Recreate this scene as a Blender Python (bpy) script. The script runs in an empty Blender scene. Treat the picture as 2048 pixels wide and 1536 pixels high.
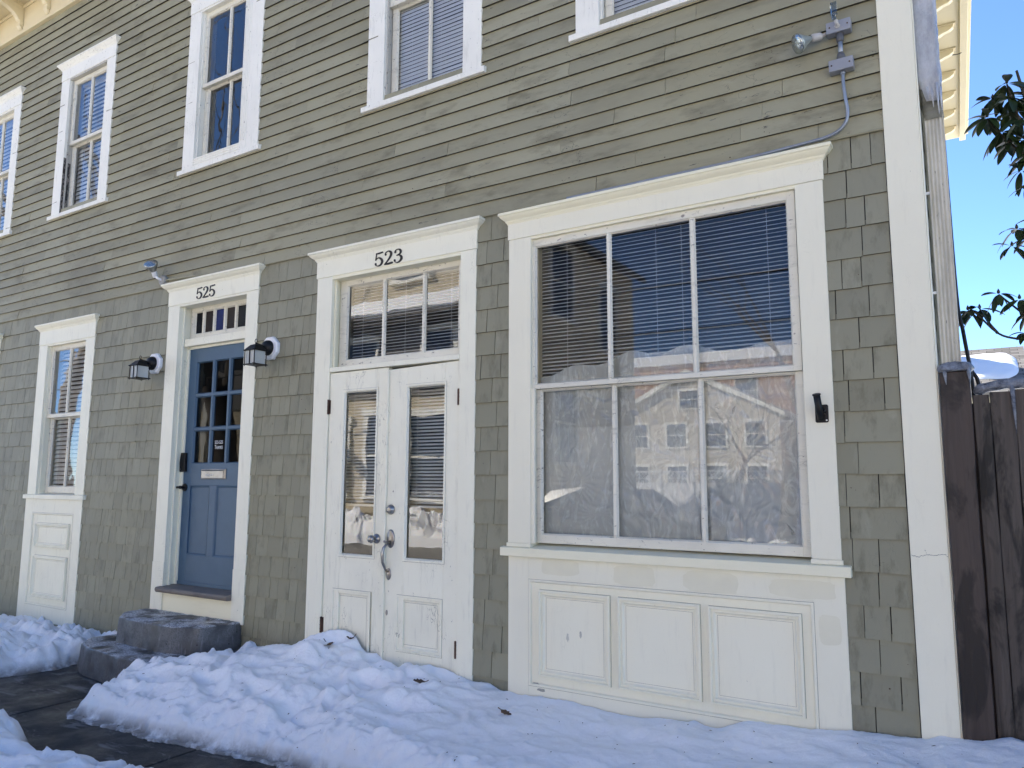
import bpy, math, random
from mathutils import Vector, noise
R = math.radians
random.seed(7)
SC = bpy.context.scene
COL = SC.collection

# ------------------------------------------------------------------ helpers
class MB:
    def __init__(s): s.v=[]; s.f=[]; s.m=[]
    def add(s, vs, fs, mi=0):
        n=len(s.v); s.v+= [tuple(p) for p in vs]
        for f in fs: s.f.append(tuple(n+i for i in f)); s.m.append(mi)
    def box(s,x0,x1,y0,y1,z0,z1,mi=0):
        s.add([(x0,y0,z0),(x1,y0,z0),(x1,y1,z0),(x0,y1,z0),(x0,y0,z1),(x1,y0,z1),(x1,y1,z1),(x0,y1,z1)],
              [(0,3,2,1),(4,5,6,7),(0,1,5,4),(1,2,6,5),(2,3,7,6),(3,0,4,7)],mi)
    def prism(s, poly, axis, a, b, mi=0):
        """extrude a 2D polygon along an axis between a and b. poly coords are the two other axes in xyz order"""
        def P(p,t):
            if axis=='x': return (t,p[0],p[1])
            if axis=='y': return (p[0],t,p[1])
            return (p[0],p[1],t)
        n=len(poly)
        vs=[P(p,a) for p in poly]+[P(p,b) for p in poly]
        fs=[tuple(range(n)),tuple(range(2*n-1,n-1,-1))]+[(i,i+n,(i+1)%n+n,(i+1)%n) for i in range(n)]
        s.add(vs,fs,mi)
    def tube(s, pts, r, seg=10, mi=0, caps=True):
        pts=[Vector(p) for p in pts]; n=len(pts)
        rs = r if isinstance(r,(list,tuple)) else [r]*n
        up=None; vs=[]
        for i,p in enumerate(pts):
            d=(pts[min(i+1,n-1)]-pts[max(i-1,0)]).normalized()
            if up is None:
                up=Vector((0,0,1)) if abs(d.z)<.9 else Vector((1,0,0))
            a=d.cross(up).normalized(); b=a.cross(d).normalized(); up=b
            for k in range(seg):
                t=2*math.pi*k/seg; vs.append(p+(a*math.cos(t)+b*math.sin(t))*rs[i])
        fs=[]
        for i in range(n-1):
            for k in range(seg):
                k2=(k+1)%seg; fs.append((i*seg+k,i*seg+k2,(i+1)*seg+k2,(i+1)*seg+k))
        if caps: fs+= [tuple(range(seg-1,-1,-1)),tuple((n-1)*seg+k for k in range(seg))]
        s.add(vs,fs,mi)
    def lathe(s, prof, origin, axis, seg=24, mi=0):
        """prof: list of (radius, distance along axis)"""
        o=Vector(origin); ax=Vector(axis).normalized()
        a=ax.cross(Vector((0,0,1)) if abs(ax.z)<.9 else Vector((1,0,0))).normalized(); b=ax.cross(a)
        n=len(prof); vs=[]
        for r,h in prof:
            r=max(r,1e-5)
            for k in range(seg):
                t=2*math.pi*k/seg; vs.append(o+ax*h+(a*math.cos(t)+b*math.sin(t))*r)
        fs=[(i*seg+k,i*seg+(k+1)%seg,(i+1)*seg+(k+1)%seg,(i+1)*seg+k) for i in range(n-1) for k in range(seg)]
        fs+=[tuple(range(seg-1,-1,-1)),tuple((n-1)*seg+k for k in range(seg))]
        s.add(vs,fs,mi)
    def ring(s, x0,x1,z0,z1, prof, mi=0):
        """mitred picture-frame moulding in the xz plane; prof: list of (inset, y)"""
        n=len(prof); vs=[]
        for d,y in prof:
            vs+=[(x0+d,y,z0+d),(x1-d,y,z0+d),(x1-d,y,z1-d),(x0+d,y,z1-d)]
        fs=[]
        for i in range(n-1):
            for k in range(4):
                k2=(k+1)%4; fs.append((4*i+k,4*i+k2,4*i+4+k2,4*i+4+k))
        s.add(vs,fs,mi)
    def crown(s, x0,x1, prof, yb=.03, mi=0):
        """cornice along x with returns; prof list of (projection, z) from bottom to top"""
        n=len(prof); vs=[]
        for p,z in prof: vs+=[(x0-p,yb,z),(x0-p,-p,z),(x1+p,-p,z),(x1+p,yb,z)]
        fs=[]
        for i in range(n-1):
            for k in range(3): fs.append((4*i+k,4*i+k+1,4*i+5+k,4*i+4+k))
        fs.append((0,3,2,1)); t=4*(n-1); fs.append((t,t+1,t+2,t+3))
        s.add(vs,fs,mi)
    def build(s, name, mat, parent=None, bevel=0, smooth=False, seg=1):
        me=bpy.data.meshes.new(name); me.from_pydata(s.v,[],s.f); me.update()
        mats = mat if isinstance(mat,(list,tuple)) else [mat]
        for m in mats: me.materials.append(m)
        if len(mats)>1: me.polygons.foreach_set('material_index',s.m)
        if smooth: me.polygons.foreach_set('use_smooth',[True]*len(me.polygons))
        o=bpy.data.objects.new(name,me); COL.objects.link(o)
        if parent: o.parent=parent
        if bevel:
            b=o.modifiers.new('bev','BEVEL'); b.width=bevel; b.segments=seg; b.limit_method='ANGLE'; b.angle_limit=R(40)
        return o

def empty(name, loc=(0,0,0)):
    o=bpy.data.objects.new(name,None); COL.objects.link(o); o.location=loc; o.empty_display_size=.1; return o
def tag(o,label=None,cat=None,group=None,kind=None):
    if label: o['label']=label
    if cat: o['category']=cat
    if group: o['group']=group
    if kind: o['kind']=kind
    return o
def nz(x,y,z=0.,o=4): return noise.fractal(Vector((x,y,z)),1.0,2.0,o)

# ------------------------------------------------------------------ materials
class Mat:
    def __init__(s,name):
        s.m=bpy.data.materials.new(name); s.m.use_nodes=True; s.t=s.m.node_tree; s.t.nodes.clear()
        s.out=s.n('ShaderNodeOutputMaterial')
        s.co=s.n('ShaderNodeNewGeometry')
    def n(s,t,**k):
        nd=s.t.nodes.new(t)
        for a,b in k.items(): setattr(nd,a,b)
        return nd
    def l(s,a,b): s.t.links.new(a,b)
    def pos(s,scale=(1,1,1)):
        v=s.n('ShaderNodeVectorMath',operation='MULTIPLY'); s.l(s.co.outputs['Position'],v.inputs[0]); v.inputs[1].default_value=scale
        return v.outputs[0]
    def noise(s,scale,detail=4,rough=.55,vec=None,dist=0):
        nd=s.n('ShaderNodeTexNoise'); nd.inputs['Scale'].default_value=scale; nd.inputs['Detail'].default_value=detail
        nd.inputs['Roughness'].default_value=rough; nd.inputs['Distortion'].default_value=dist
        s.l(vec if vec is not None else s.pos(),nd.inputs['Vector']); return nd.outputs['Fac']
    def ramp(s,fac,a,b,ca=(0,0,0),cb=(1,1,1)):
        r=s.n('ShaderNodeValToRGB'); e=r.color_ramp.elements
        e[0].position=a; e[1].position=b; e[0].color=(*ca,1); e[1].color=(*cb,1)
        s.l(fac,r.inputs[0]); return r.outputs[0]
    def mix(s,fac,a,b,mode='MIX'):
        m=s.n('ShaderNodeMix',data_type='RGBA',blend_type=mode)
        for sock,v in ((m.inputs['Factor'],fac),(m.inputs[6],a),(m.inputs[7],b)):
            if isinstance(v,(int,float)): sock.default_value=v
            elif isinstance(v,tuple): sock.default_value=(*v,1)
            else: s.l(v,sock)
        return m.outputs[2]
    def math(s,op,a,b=0.):
        m=s.n('ShaderNodeMath',operation=op)
        for i,v in enumerate((a,b)):
            if isinstance(v,(int,float)): m.inputs[i].default_value=v
            else: s.l(v,m.inputs[i])
        return m.outputs[0]
    def bump(s,h,strength,dist=.002,nrm=None):
        b=s.n('ShaderNodeBump'); b.inputs['Strength'].default_value=strength; b.inputs['Distance'].default_value=dist
        s.l(h,b.inputs['Height'])
        if nrm is not None: s.l(nrm,b.inputs['Normal'])
        return b.outputs[0]
    def pbsdf(s,col,rough=.6,nrm=None,metal=0,spec=.4,**k):
        p=s.n('ShaderNodeBsdfPrincipled')
        for nm,v in (('Base Color',col),('Roughness',rough),('Metallic',metal),('Specular IOR Level',spec)):
            if isinstance(v,tuple): p.inputs[nm].default_value=(*v,1)
            elif isinstance(v,(int,float)): p.inputs[nm].default_value=v
            else: s.l(v,p.inputs[nm])
        if nrm is not None: s.l(nrm,p.inputs['Normal'])
        for nm,v in k.items(): p.inputs[nm.replace('_',' ')].default_value=v
        return p.outputs[0]
    def done(s,sh): s.l(sh,s.out.inputs[0]); return s.m

def m_plain(name,col,rough=.6,metal=0,spec=.4,var=.12,bs=60,bst=.15):
    m=Mat(name); f=m.noise(9,5); c=m.mix(m.ramp(f,.3,.7),tuple(x*(1-var) for x in col),tuple(min(1,x*(1+var)) for x in col))
    n=m.bump(m.noise(bs,4),bst,.002)
    return m.done(m.pbsdf(c,rough,n,metal,spec))

def m_paint(name,base,dirt=(.36,.34,.28),chip_t=.72,crack=.3,vert=True,rough=.45,grime=.35,bright=1.):
    """old painted wood trim: faint brush marks, grime, hairline cracks, chips"""
    m=Mat(name)
    isl=m.co.outputs['Random Per Island']
    big=m.noise(2.3,5,.6); c=m.mix(m.math('MULTIPLY',m.ramp(big,.45,.8),grime),base,tuple(a*.82 for a in base))
    c=m.mix(m.math('MULTIPLY',isl,.08),c,tuple(a*.6 for a in base))
    st=m.noise(5,5,.65,m.pos((5,5,.7) if vert else (.7,5,5)))
    c=m.mix(m.math('MULTIPLY',m.ramp(st,.56,.76),.22*grime/.35),c,dirt)
    fine=m.noise(150,3,.6); c=m.mix(m.math('MULTIPLY',m.ramp(fine,.62,.75),.10),c,dirt)
    # hairline cracks along the grain
    vc=m.n('ShaderNodeTexVoronoi',feature='DISTANCE_TO_EDGE'); vc.inputs['Scale'].default_value=7
    vp=m.n('ShaderNodeVectorMath',operation='ADD'); m.l(m.pos((5,3,.9) if vert else (.9,3,6)),vp.inputs[0])
    wn=m.n('ShaderNodeTexNoise'); wn.inputs['Scale'].default_value=9; m.l(m.pos(),wn.inputs['Vector'])
    wv=m.n('ShaderNodeVectorMath',operation='SCALE'); m.l(wn.outputs['Color'],wv.inputs[0]); wv.inputs['Scale'].default_value=.35
    m.l(wv.outputs[0],vp.inputs[1]); m.l(vp.outputs[0],vc.inputs['Vector'])
    line=m.ramp(vc.outputs['Distance'],.0,.022,(1,1,1),(0,0,0))
    mask=m.ramp(m.noise(3.1,4,.6,m.pos((1.3,1.3,1))),.56,.66)
    ck=m.math('MULTIPLY',m.math('MULTIPLY',line,mask),crack)
    c=m.mix(ck,c,(.12,.11,.09))
    # chips
    ch=m.noise(26,8,.72,m.pos((1.6,1.6,.9) if vert else (.8,1.6,1.8)))
    chips=m.ramp(ch,chip_t,chip_t+.015)
    c=m.mix(chips,c,m.mix(m.noise(60,3),(.10,.095,.085),(.34,.31,.27)))
    h=m.math('ADD',m.math('MULTIPLY',m.noise(40,4,.6,m.pos((3,3,.5) if vert else (.5,3,3))),.4),m.math('MULTIPLY',chips,-1.))
    h=m.math('SUBTRACT',h,m.math('MULTIPLY',ck,1.2))
    n=m.bump(h,.35,.0015); n=m.bump(m.noise(4,3),.25,.01,n)
    return m.done(m.pbsdf(c,rough,n,0,.35))

def m_sage(name,base,stain=.5,horiz=True,chip=.7,split=.6,isvar=.2):
    m=Mat(name); isl=m.co.outputs['Random Per Island']
    c=m.mix(isl,tuple(a*(1-isvar) for a in base),tuple(a*(1+isvar) for a in base))
    c=m.mix(m.math('MULTIPLY',m.ramp(m.noise(.55,4,.6),.4,.65),.35),c,(base[0]*1.0,base[1]*.94,base[2]*.76))
    # blotchy mildew and washed patches, each on its own board
    off=m.n('ShaderNodeCombineXYZ'); m.l(m.math('MULTIPLY',isl,37.),off.inputs[0]); m.l(m.math('MULTIPLY',isl,11.),off.inputs[2])
    vp=m.n('ShaderNodeVectorMath',operation='ADD'); m.l(m.pos((1.2,1,3.5) if horiz else (6,1,2.2)),vp.inputs[0]); m.l(off.outputs[0],vp.inputs[1])
    bl=m.noise(1.6,7,.66,vp.outputs[0])
    c=m.mix(m.math('MULTIPLY',m.ramp(bl,.53,.78),stain),c,(base[0]*.45,base[1]*.42,base[2]*.36))
    lt=m.noise(2.4,6,.6,vp.outputs[0],.4)
    c=m.mix(m.math('MULTIPLY',m.ramp(lt,.6,.8),.30),c,(.46,.45,.36))
    if horiz:
        mil=m.noise(1.05,6,.68,m.pos((.55,1,1.3)),.6); c=m.mix(m.math('MULTIPLY',m.ramp(mil,.50,.66),.34),c,(.125,.105,.068))
    else:
        mil=m.noise(2.2,6,.7,m.pos((2.2,1,.7)),.5); c=m.mix(m.math('MULTIPLY',m.ramp(mil,.56,.70),.30),c,(.12,.11,.08))
    fine=m.noise(90,5,.7,m.pos((.25,1,1) if horiz else (1,1,.25)))
    c=m.mix(m.math('MULTIPLY',m.ramp(fine,.58,.8),.22),c,(base[0]*.5,base[1]*.48,base[2]*.45))
    # splits and chips along the grain
    ch=m.noise(13,9,.72,m.pos((.55,1,2.2) if horiz else (2.5,1,.5)),.3)
    chips=m.ramp(ch,chip,chip+.012)
    c=m.mix(chips,c,(.075,.068,.055))
    v=m.n('ShaderNodeTexVoronoi',feature='DISTANCE_TO_EDGE'); v.inputs['Scale'].default_value=3.2
    vq=m.n('ShaderNodeVectorMath',operation='ADD'); m.l(vp.outputs[0],vq.inputs[0])
    wn=m.n('ShaderNodeTexNoise'); wn.inputs['Scale'].default_value=4; wn.inputs['Detail'].default_value=4; m.l(m.pos((1,1,2)),wn.inputs['Vector'])
    wv=m.n('ShaderNodeVectorMath',operation='SCALE'); m.l(wn.outputs['Color'],wv.inputs[0]); wv.inputs['Scale'].default_value=.7
    m.l(wv.outputs[0],vq.inputs[1])
    m.l(vq.outputs[0],v.inputs['Vector'])
    ln=m.math('MULTIPLY',m.ramp(v.outputs['Distance'],0,.008,(1,1,1),(0,0,0)),m.ramp(m.noise(1.7,3),.53,.58))
    ln=m.math('MULTIPLY',ln,split); c=m.mix(ln,c,(.06,.055,.045))
    h=m.math('ADD',m.math('MULTIPLY',m.noise(30,5,.6,m.pos((.25,1,2) if horiz else (2,1,.25))),.5),m.math('MULTIPLY',chips,-1.))
    h=m.math('SUBTRACT',h,ln)
    n=m.bump(h,.4,.0018)
    return m.done(m.pbsdf(c,.55,n,0,.35))

def m_glass(name,tint=(.92,.94,.94),gain=2.,wave=.12,wscale=3.,rough=0.,dist=.01):
    m=Mat(name); h=m.noise(wscale,2,.5,m.pos((1,1,.8)))
    n=m.bump(h,wave,dist)
    fr=m.n('ShaderNodeFresnel'); fr.inputs['IOR'].default_value=1.52; m.l(n,fr.inputs['Normal'])
    f=m.math('MINIMUM',m.math('MULTIPLY',fr.outputs[0],gain),.95)
    g=m.n('ShaderNodeBsdfGlossy'); g.inputs['Roughness'].default_value=rough; g.inputs['Color'].default_value=(1,1,1,1); m.l(n,g.inputs['Normal'])
    t=m.n('ShaderNodeBsdfTransparent'); t.inputs['Color'].default_value=(*tint,1)
    x=m.n('ShaderNodeMixShader'); m.l(f,x.inputs[0]); m.l(t.outputs[0],x.inputs[1]); m.l(g.outputs[0],x.inputs[2])
    return m.done(x.outputs[0])

def m_film(name,base=.56,gainc=.30,bs=.7,bd=.007,gl=.34):
    m=Mat(name)
    h=m.math('ADD',m.math('MULTIPLY',m.noise(30,3,.5,m.pos((1,1,.22)),.8),.35),m.math('MULTIPLY',m.noise(6,4,.5,None,1.8),2.6))
    n=m.bump(h,bs,bd)
    g=m.n('ShaderNodeBsdfGlossy'); g.inputs['Roughness'].default_value=.16; m.l(n,g.inputs['Normal'])
    d=m.n('ShaderNodeBsdfDiffuse'); d.inputs['Color'].default_value=(.86,.95,1.,1); m.l(n,d.inputs['Normal'])
    t=m.n('ShaderNodeBsdfTransparent'); t.inputs['Color'].default_value=(.96,.96,.97,1)
    a=m.n('ShaderNodeMixShader'); a.inputs[0].default_value=gl; m.l(d.outputs[0],a.inputs[1]); m.l(g.outputs[0],a.inputs[2])
    x=m.n('ShaderNodeMixShader')
    cr=m.ramp(m.noise(9,5,.62,m.pos((1.4,1,.55)),2.6),.50,.70)
    m.l(m.math('ADD',m.math('MULTIPLY',cr,gainc),base),x.inputs[0]); m.l(t.outputs[0],x.inputs[1]); m.l(a.outputs[0],x.inputs[2])
    return m.done(x.outputs[0])

def m_snow(name,dirt=.5):
    m=Mat(name)
    c=m.mix(m.math('MULTIPLY',m.ramp(m.noise(5,5),.35,.75),.35),(.93,.94,.96),(.86,.89,.93))
    d=m.noise(11,8,.72); dd=m.math('MULTIPLY',m.ramp(d,.60,.74),dirt)
    sx=m.n('ShaderNodeSeparateXYZ'); m.l(m.co.outputs['Position'],sx.inputs[0])
    low=m.ramp(sx.outputs['Z'],.012,.085,(1,1,1),(0,0,0))
    dd=m.math('ADD',m.math('MULTIPLY',dd,.25),m.math('MULTIPLY',m.math('MULTIPLY',low,m.ramp(m.noise(8,6,.65),.3,.55)),.95*dirt/.5))
    c=m.mix(dd,c,(.22,.20,.18))
    sp=m.ramp(m.noise(240,2,.5),.76,.80); c=m.mix(m.math('MULTIPLY',sp,.15),c,(.12,.10,.08))
    h=m.math('ADD',m.noise(38,7,.72),m.math('MULTIPLY',m.noise(400,2,.6),.2))
    n=m.bump(h,.7,.010)
    return m.done(m.pbsdf(c,.55,n,0,.3,Subsurface_Weight=.2,Subsurface_Radius=(.03,.035,.045),Subsurface_Scale=.5))

def m_concrete(name):
    m=Mat(name)
    c=m.mix(m.ramp(m.noise(6,7,.65),.3,.7),(.048,.050,.052),(.112,.115,.118))
    nrm=m.n('ShaderNodeSeparateXYZ'); m.l(m.co.outputs['Normal'],nrm.inputs[0])
    up=m.ramp(nrm.outputs[2],.55,.9)
    wet=m.mix(m.ramp(m.noise(9,6,.7),.4,.6),(.03,.03,.03),(.10,.10,.10)); c=m.mix(m.math('MULTIPLY',up,.8),c,wet)
    salt=m.math('MULTIPLY',m.ramp(m.noise(90,4,.75),.42,.52),m.ramp(m.noise(5,4,.6),.42,.56))
    c=m.mix(m.math('MULTIPLY',m.math('MULTIPLY',salt,m.math('ADD',up,.10)),1.),c,(.6,.62,.66))
    drip=m.ramp(m.noise(14,6,.6,m.pos((2,2,.18)),.6),.60,.70); c=m.mix(m.math('MULTIPLY',drip,.28),c,(.36,.38,.42))
    pit=m.ramp(m.noise(45,4,.6),.66,.7); c=m.mix(pit,c,(.02,.02,.02))
    h=m.math('SUBTRACT',m.noise(35,7,.7),m.math('MULTIPLY',pit,.6)); n=m.bump(h,.55,.006)
    return m.done(m.pbsdf(c,m.ramp(m.noise(7,4),.35,.65,(.3,.3,.3),(.75,.75,.75)),n,0,.5))

def m_walk(name):
    m=Mat(name)
    c=m.mix(m.ramp(m.noise(3,7,.65),.3,.7),(.009,.009,.010),(.026,.026,.027))
    ice=m.ramp(m.noise(4.2,7,.68,m.pos((.6,1.6,1)),.6),.56,.62)
    c=m.mix(m.math('MULTIPLY',ice,.4),c,(.28,.29,.31))
    sp=m.ramp(m.noise(150,4,.7),.62,.70); c=m.mix(m.math('MULTIPLY',sp,.45),c,(.35,.34,.33))
    n=m.bump(m.noise(55,7,.75),.6,.006); n=m.bump(m.noise(4,4),.3,.02,n)
    r=m.ramp(m.noise(3.2,5,.6),.38,.62,(.35,.35,.35),(.75,.75,.75))
    return m.done(m.pbsdf(c,r,n,0,.5))

def m_wood(name,a,b,axis='z',rough=.75,bl=.5):
    m=Mat(name); sc={'z':(14,14,.8),'x':(.8,14,14)}[axis]
    isl=m.co.outputs['Random Per Island']
    off=m.n('ShaderNodeVectorMath',operation='ADD'); m.l(m.pos(sc),off.inputs[0])
    cb=m.n('ShaderNodeCombineXYZ'); m.l(m.math('MULTIPLY',isl,50.),cb.inputs[0]); m.l(cb.outputs[0],off.inputs[1])
    g=m.noise(2.2,8,.7,off.outputs[0],.8); c=m.mix(m.ramp(g,.3,.7),a,b)
    c=m.mix(m.math('MULTIPLY',isl,.35),c,tuple(x*1.5 for x in b))
    p=m.ramp(m.noise(2.1,5,.6,m.pos((3,1,1.1) if axis=='z' else (1,1,1)),.5),.5,.58); c=m.mix(m.math('MULTIPLY',p,bl),c,tuple(x*.35 for x in a))
    n=m.bump(g,.8,.008)
    return m.done(m.pbsdf(c,rough,n,0,.4))

CREAM=m_paint('cream_trim_paint',(.87,.82,.615),chip_t=.69,crack=.12,vert=False,grime=.22)
CREAMV=m_paint('cream_casing_paint',(.845,.805,.645),chip_t=.70,crack=.12,vert=True,grime=.2)
GAP=m_plain('dark_joint',(.16,.15,.13),.9)  # thin dark rings along the edges of mouldings and beads
WHITE=m_paint('white_trim_paint',(.87,.84,.685),chip_t=.675,crack=.35,grime=.4)
DOORW=m_paint('cracked_door_paint',(.88,.85,.70),chip_t=.66,crack=1.,grime=.55)
UPW=m_paint('upper_trim_paint',(.88,.86,.77),chip_t=.635,crack=.6,grime=.6)
SASH=m_paint('peeling_sash_paint',(.77,.735,.62),chip_t=.62,crack=.9,grime=1.,vert=False)
SASHD=m_paint('weathered_jamb_paint',(.52,.50,.45),chip_t=.60,crack=.8,grime=1.)
EAVE=m_paint('eave_paint',(.74,.64,.42),chip_t=.8,crack=.2,vert=False)
CLAP=m_sage('sage_clapboard_paint',(.305,.289,.200),1.15,True,.645,1.,.13)
SHIN=m_sage('sage_shingle_paint',(.255,.246,.178),1.0,False,.70,.3,.11)
BUTT=m_plain('painted_butt_shade',(.058,.053,.038),.95)  # shadow line under each board and shingle, put into the butt colour
BLUE=Mat('blue_door_paint')
def _blue():
    m=BLUE; c=m.mix(m.ramp(m.noise(3,5,.6),.3,.75),(.052,.102,.165),(.067,.124,.194))
    c=m.mix(m.math('MULTIPLY',m.ramp(m.noise(7,7,.7,m.pos((1,1,.5))),.6,.72),.4),c,(.035,.06,.105))
    w=m.ramp(m.noise(30,6,.7),.735,.75); c=m.mix(w,c,(.03,.05,.09))
    n=m.bump(m.noise(35,4,.6,m.pos((3,3,.4))),.3,.002)
    return m.done(m.pbsdf(c,.42,n,0,.4))
BLUE=_blue()
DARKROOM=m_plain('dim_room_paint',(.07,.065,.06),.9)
ROOMW=m_plain('room_plaster',(.16,.155,.14),.9)
GLASS=m_glass('window_glass',gain=2.2,wave=.16,wscale=2.6)
GLASSB=m_glass('big_window_glass',gain=1.45,wave=.05,wscale=1.6)
GLASSW=m_glass('wavy_old_glass',gain=2.1,wave=.10,wscale=3.,dist=.010)
GLASSD=m_glass('door_light_glass',tint=(.4,.4,.42),gain=.45,wave=.1)
FROST=Mat('frosted_lamp_glass'); FROST=FROST.done(FROST.pbsdf((.62,.65,.64),.25,FROST.bump(FROST.noise(60,3),.4,.003),0,.5,Transmission_Weight=.35))
FILM=m_film('clear_plastic_film',.46,.30,.30,.005,.16); FILM2=m_film('loose_crinkled_film',.50,.46,1.,.016,.40)
SLAT=m_plain('white_blind_slat',(.93,.94,.95),.4,var=.02)
CURT=m_plain('pale_curtain_cloth',(.85,.88,.90),.85,var=.05)
BLACK=m_plain('black_cast_metal',(.006,.006,.007),.45,.0,.3,bst=.3)
DIGIT=m_plain('black_number_enamel',(.008,.008,.009),.45)
NICKEL=m_plain('satin_nickel',(.30,.285,.27),.32,1,var=.2)
ALUM=m_plain('dull_aluminium',(.42,.42,.41),.38,1,var=.15)
RUST=m_plain('rusted_hinge',(.09,.05,.035),.75,.3,var=.5,bs=120,bst=.6)
GREYM=m_plain('grey_enclosure_paint',(.27,.28,.31),.45,0,.5,var=.08)
GALV=m_plain('galvanised_conduit',(.30,.33,.37),.4,.6,var=.2)
DKGREY=m_plain('dark_pvc_fitting',(.10,.105,.115),.5)
SOCK=m_plain('lampholder_plastic',(.45,.43,.40),.4)
BULB=Mat('bulb_glass'); BULB=BULB.done(BULB.pbsdf((.42,.46,.42),.12,BULB.bump(BULB.noise(30,3),.2,.004),.35,.6,Transmission_Weight=.2))
LENS=Mat('bulb_lens'); LENS=LENS.done(LENS.pbsdf((.42,.45,.44),.18,LENS.bump(LENS.noise(25,3),.8,.01),.85,.6))
WPLAS=m_plain('white_mounting_plastic',(.80,.81,.83),.4,var=.03)
PIPEW=Mat('stained_downspout_paint')
def _pipe():
    m=PIPEW; c=m.mix(m.ramp(m.noise(4,7,.7,m.pos((5,5,.6))),.38,.66),(.60,.56,.47),(.38,.35,.28))
    c=m.mix(m.ramp(m.noise(24,7,.75,m.pos((2,2,.8))),.60,.70),c,(.16,.15,.12))
    return m.done(m.pbsdf(c,.55,m.bump(m.noise(40,4),.3,.003),0,.4))
PIPEW=_pipe()
MOSS=m_plain('mossy_elbow_grime',(.15,.145,.115),.85,var=.6,bs=45,bst=1.)
ICE=Mat('cloudy_ice')
def _ice():
    m=ICE; n=m.bump(m.noise(45,6,.7,m.pos((1,1,.7))),.8,.012)
    c=m.mix(m.ramp(m.noise(14,6,.7,m.pos((1,1,.4))),.35,.7),(.40,.41,.43),(.72,.73,.76))
    return m.done(m.pbsdf(c,.14,n,0,.6,Transmission_Weight=.3))
ICE=_ice()
GREYICE=Mat('dark_ice_cap'); GREYICE=GREYICE.done(GREYICE.pbsdf(GREYICE.mix(GREYICE.ramp(GREYICE.noise(20,6,.7),.35,.65),(.06,.065,.08),(.30,.32,.36)),.22,GREYICE.bump(GREYICE.noise(30,6,.7),.9,.015),0,.6))
FENCEW=m_wood('wet_fence_boards',(.009,.007,.006),(.080,.064,.054),bl=.95,rough=.55)
FENCEP=m_wood('brown_fence_post',(.015,.008,.007),(.054,.039,.033),bl=.85,rough=.5)
SILLW=m_wood('weathered_threshold',(.085,.075,.068),(.19,.17,.15),'x',bl=.3)
SNOW=m_snow('old_snow',.5); SNOWC=m_snow('clean_roof_snow',.05)
CONC=m_concrete('blue_grey_painted_concrete'); WALK=m_walk('wet_slate_paving')
ROAD=m_plain('salted_asphalt',(.27,.26,.24),.8,var=.35)
FOUND=m_plain('dark_foundation_paint',(.075,.07,.08),.8,var=.3)
LEAF=m_plain('rhododendron_leaf',(.026,.046,.014),.42,var=.5)
TWIG=m_plain('rhododendron_stem',(.06,.05,.035),.7)
DRY=m_plain('dry_brown_leaf',(.10,.06,.04),.7,var=.4)
ROOFS=Mat('grey_asphalt_shingle')
def _roof():
    m=ROOFS; b=m.n('ShaderNodeTexBrick'); b.inputs['Scale'].default_value=1.; b.inputs['Brick Width'].default_value=.32; b.inputs['Row Height'].default_value=.14
    b.inputs['Mortar Size'].default_value=.008; b.inputs['Color1'].default_value=(.10,.095,.09,1); b.inputs['Color2'].default_value=(.20,.19,.18,1); b.inputs['Mortar'].default_value=(.03,.03,.03,1)
    m.l(m.pos((1,1.05,1)),b.inputs['Vector'])
    return m.done(m.pbsdf(b.outputs[0],.9,m.bump(m.noise(50,4),.5,.01),0,.3))
ROOFS=_roof()
def m_lap(name,base,row=.115):
    """lap siding for houses across the street, a real colour with thin dark joints"""
    m=Mat(name); s=m.n('ShaderNodeSeparateXYZ'); m.l(m.co.outputs['Position'],s.inputs[0])
    w=m.math('FRACT',m.math('DIVIDE',s.outputs['Z'],row)); c=m.mix(m.ramp(w,.0,.10,(1,1,1),(0,0,0)),base,tuple(a*.4 for a in base))
    c=m.mix(m.math('MULTIPLY',m.noise(2,4),.3),c,tuple(a*.8 for a in base))
    return m.done(m.pbsdf(c,.7,m.bump(w,.5,.02),0,.3))
LAPB=m_lap('beige_lap_siding',(.60,.52,.38)); LAPG=m_lap('tan_lap_siding',(.56,.50,.40)); LAPD=m_lap('grey_lap_siding',(.20,.195,.19))
BRICK=m_lap('orange_board_siding',(.42,.22,.12),.2)
BARK=m_plain('grey_bark',(.14,.12,.10),.9,var=.3,bs=20,bst=.8)
CARP=Mat('dark_car_paint'); CARP=CARP.done(CARP.pbsdf((.015,.018,.022),.2,None,0,.6))
RUB=m_plain('tyre_rubber',(.015,.015,.015),.85)
STAIN=[m_plain('stained_pane_%s'%n,t,.35,0,.12,var=.4,bs=45,bst=.6) for n,t in (('navy',(.004,.005,.010)),('amber',(.016,.009,.008)),('cobalt',(.006,.014,.085)),('umber',(.022,.016,.012)),('black',(.006,.007,.010)))]

# ------------------------------------------------------------------ the sage house
H=tag(empty('timber_house'),'two storey sage green clapboard and shingle house with cream trim','house')
WINX={'A0':(-10.35,-9.30),'A':(-8.406,-7.358),'B':(-6.111,-5.069),'C':(-3.827,-2.772),'D':(-2.043,-.990)}
CUTS=[(a+.10,b-.10,4.36,5.90) for a,b in WINX.values()]
CUTS+=[(-8.36,-7.41,.18,2.97),(-10.25,-9.39,.18,2.97),(-6.10,-5.03,-1,3.12),(-4.22,-2.86,-1,3.11),(-2.47,-.69,.2,3.11)]
def spans(z0,z1,x0,x1):
    s=[(x0,x1)]
    for a,b,c,d in CUTS:
        if z1>c and z0<d:
            s2=[]
            for p,q in s:
                if b<=p or a>=q: s2.append((p,q)); continue
                if a>p: s2.append((p,a))
                if b<q: s2.append((b,q))
            s=s2
    return s
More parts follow.
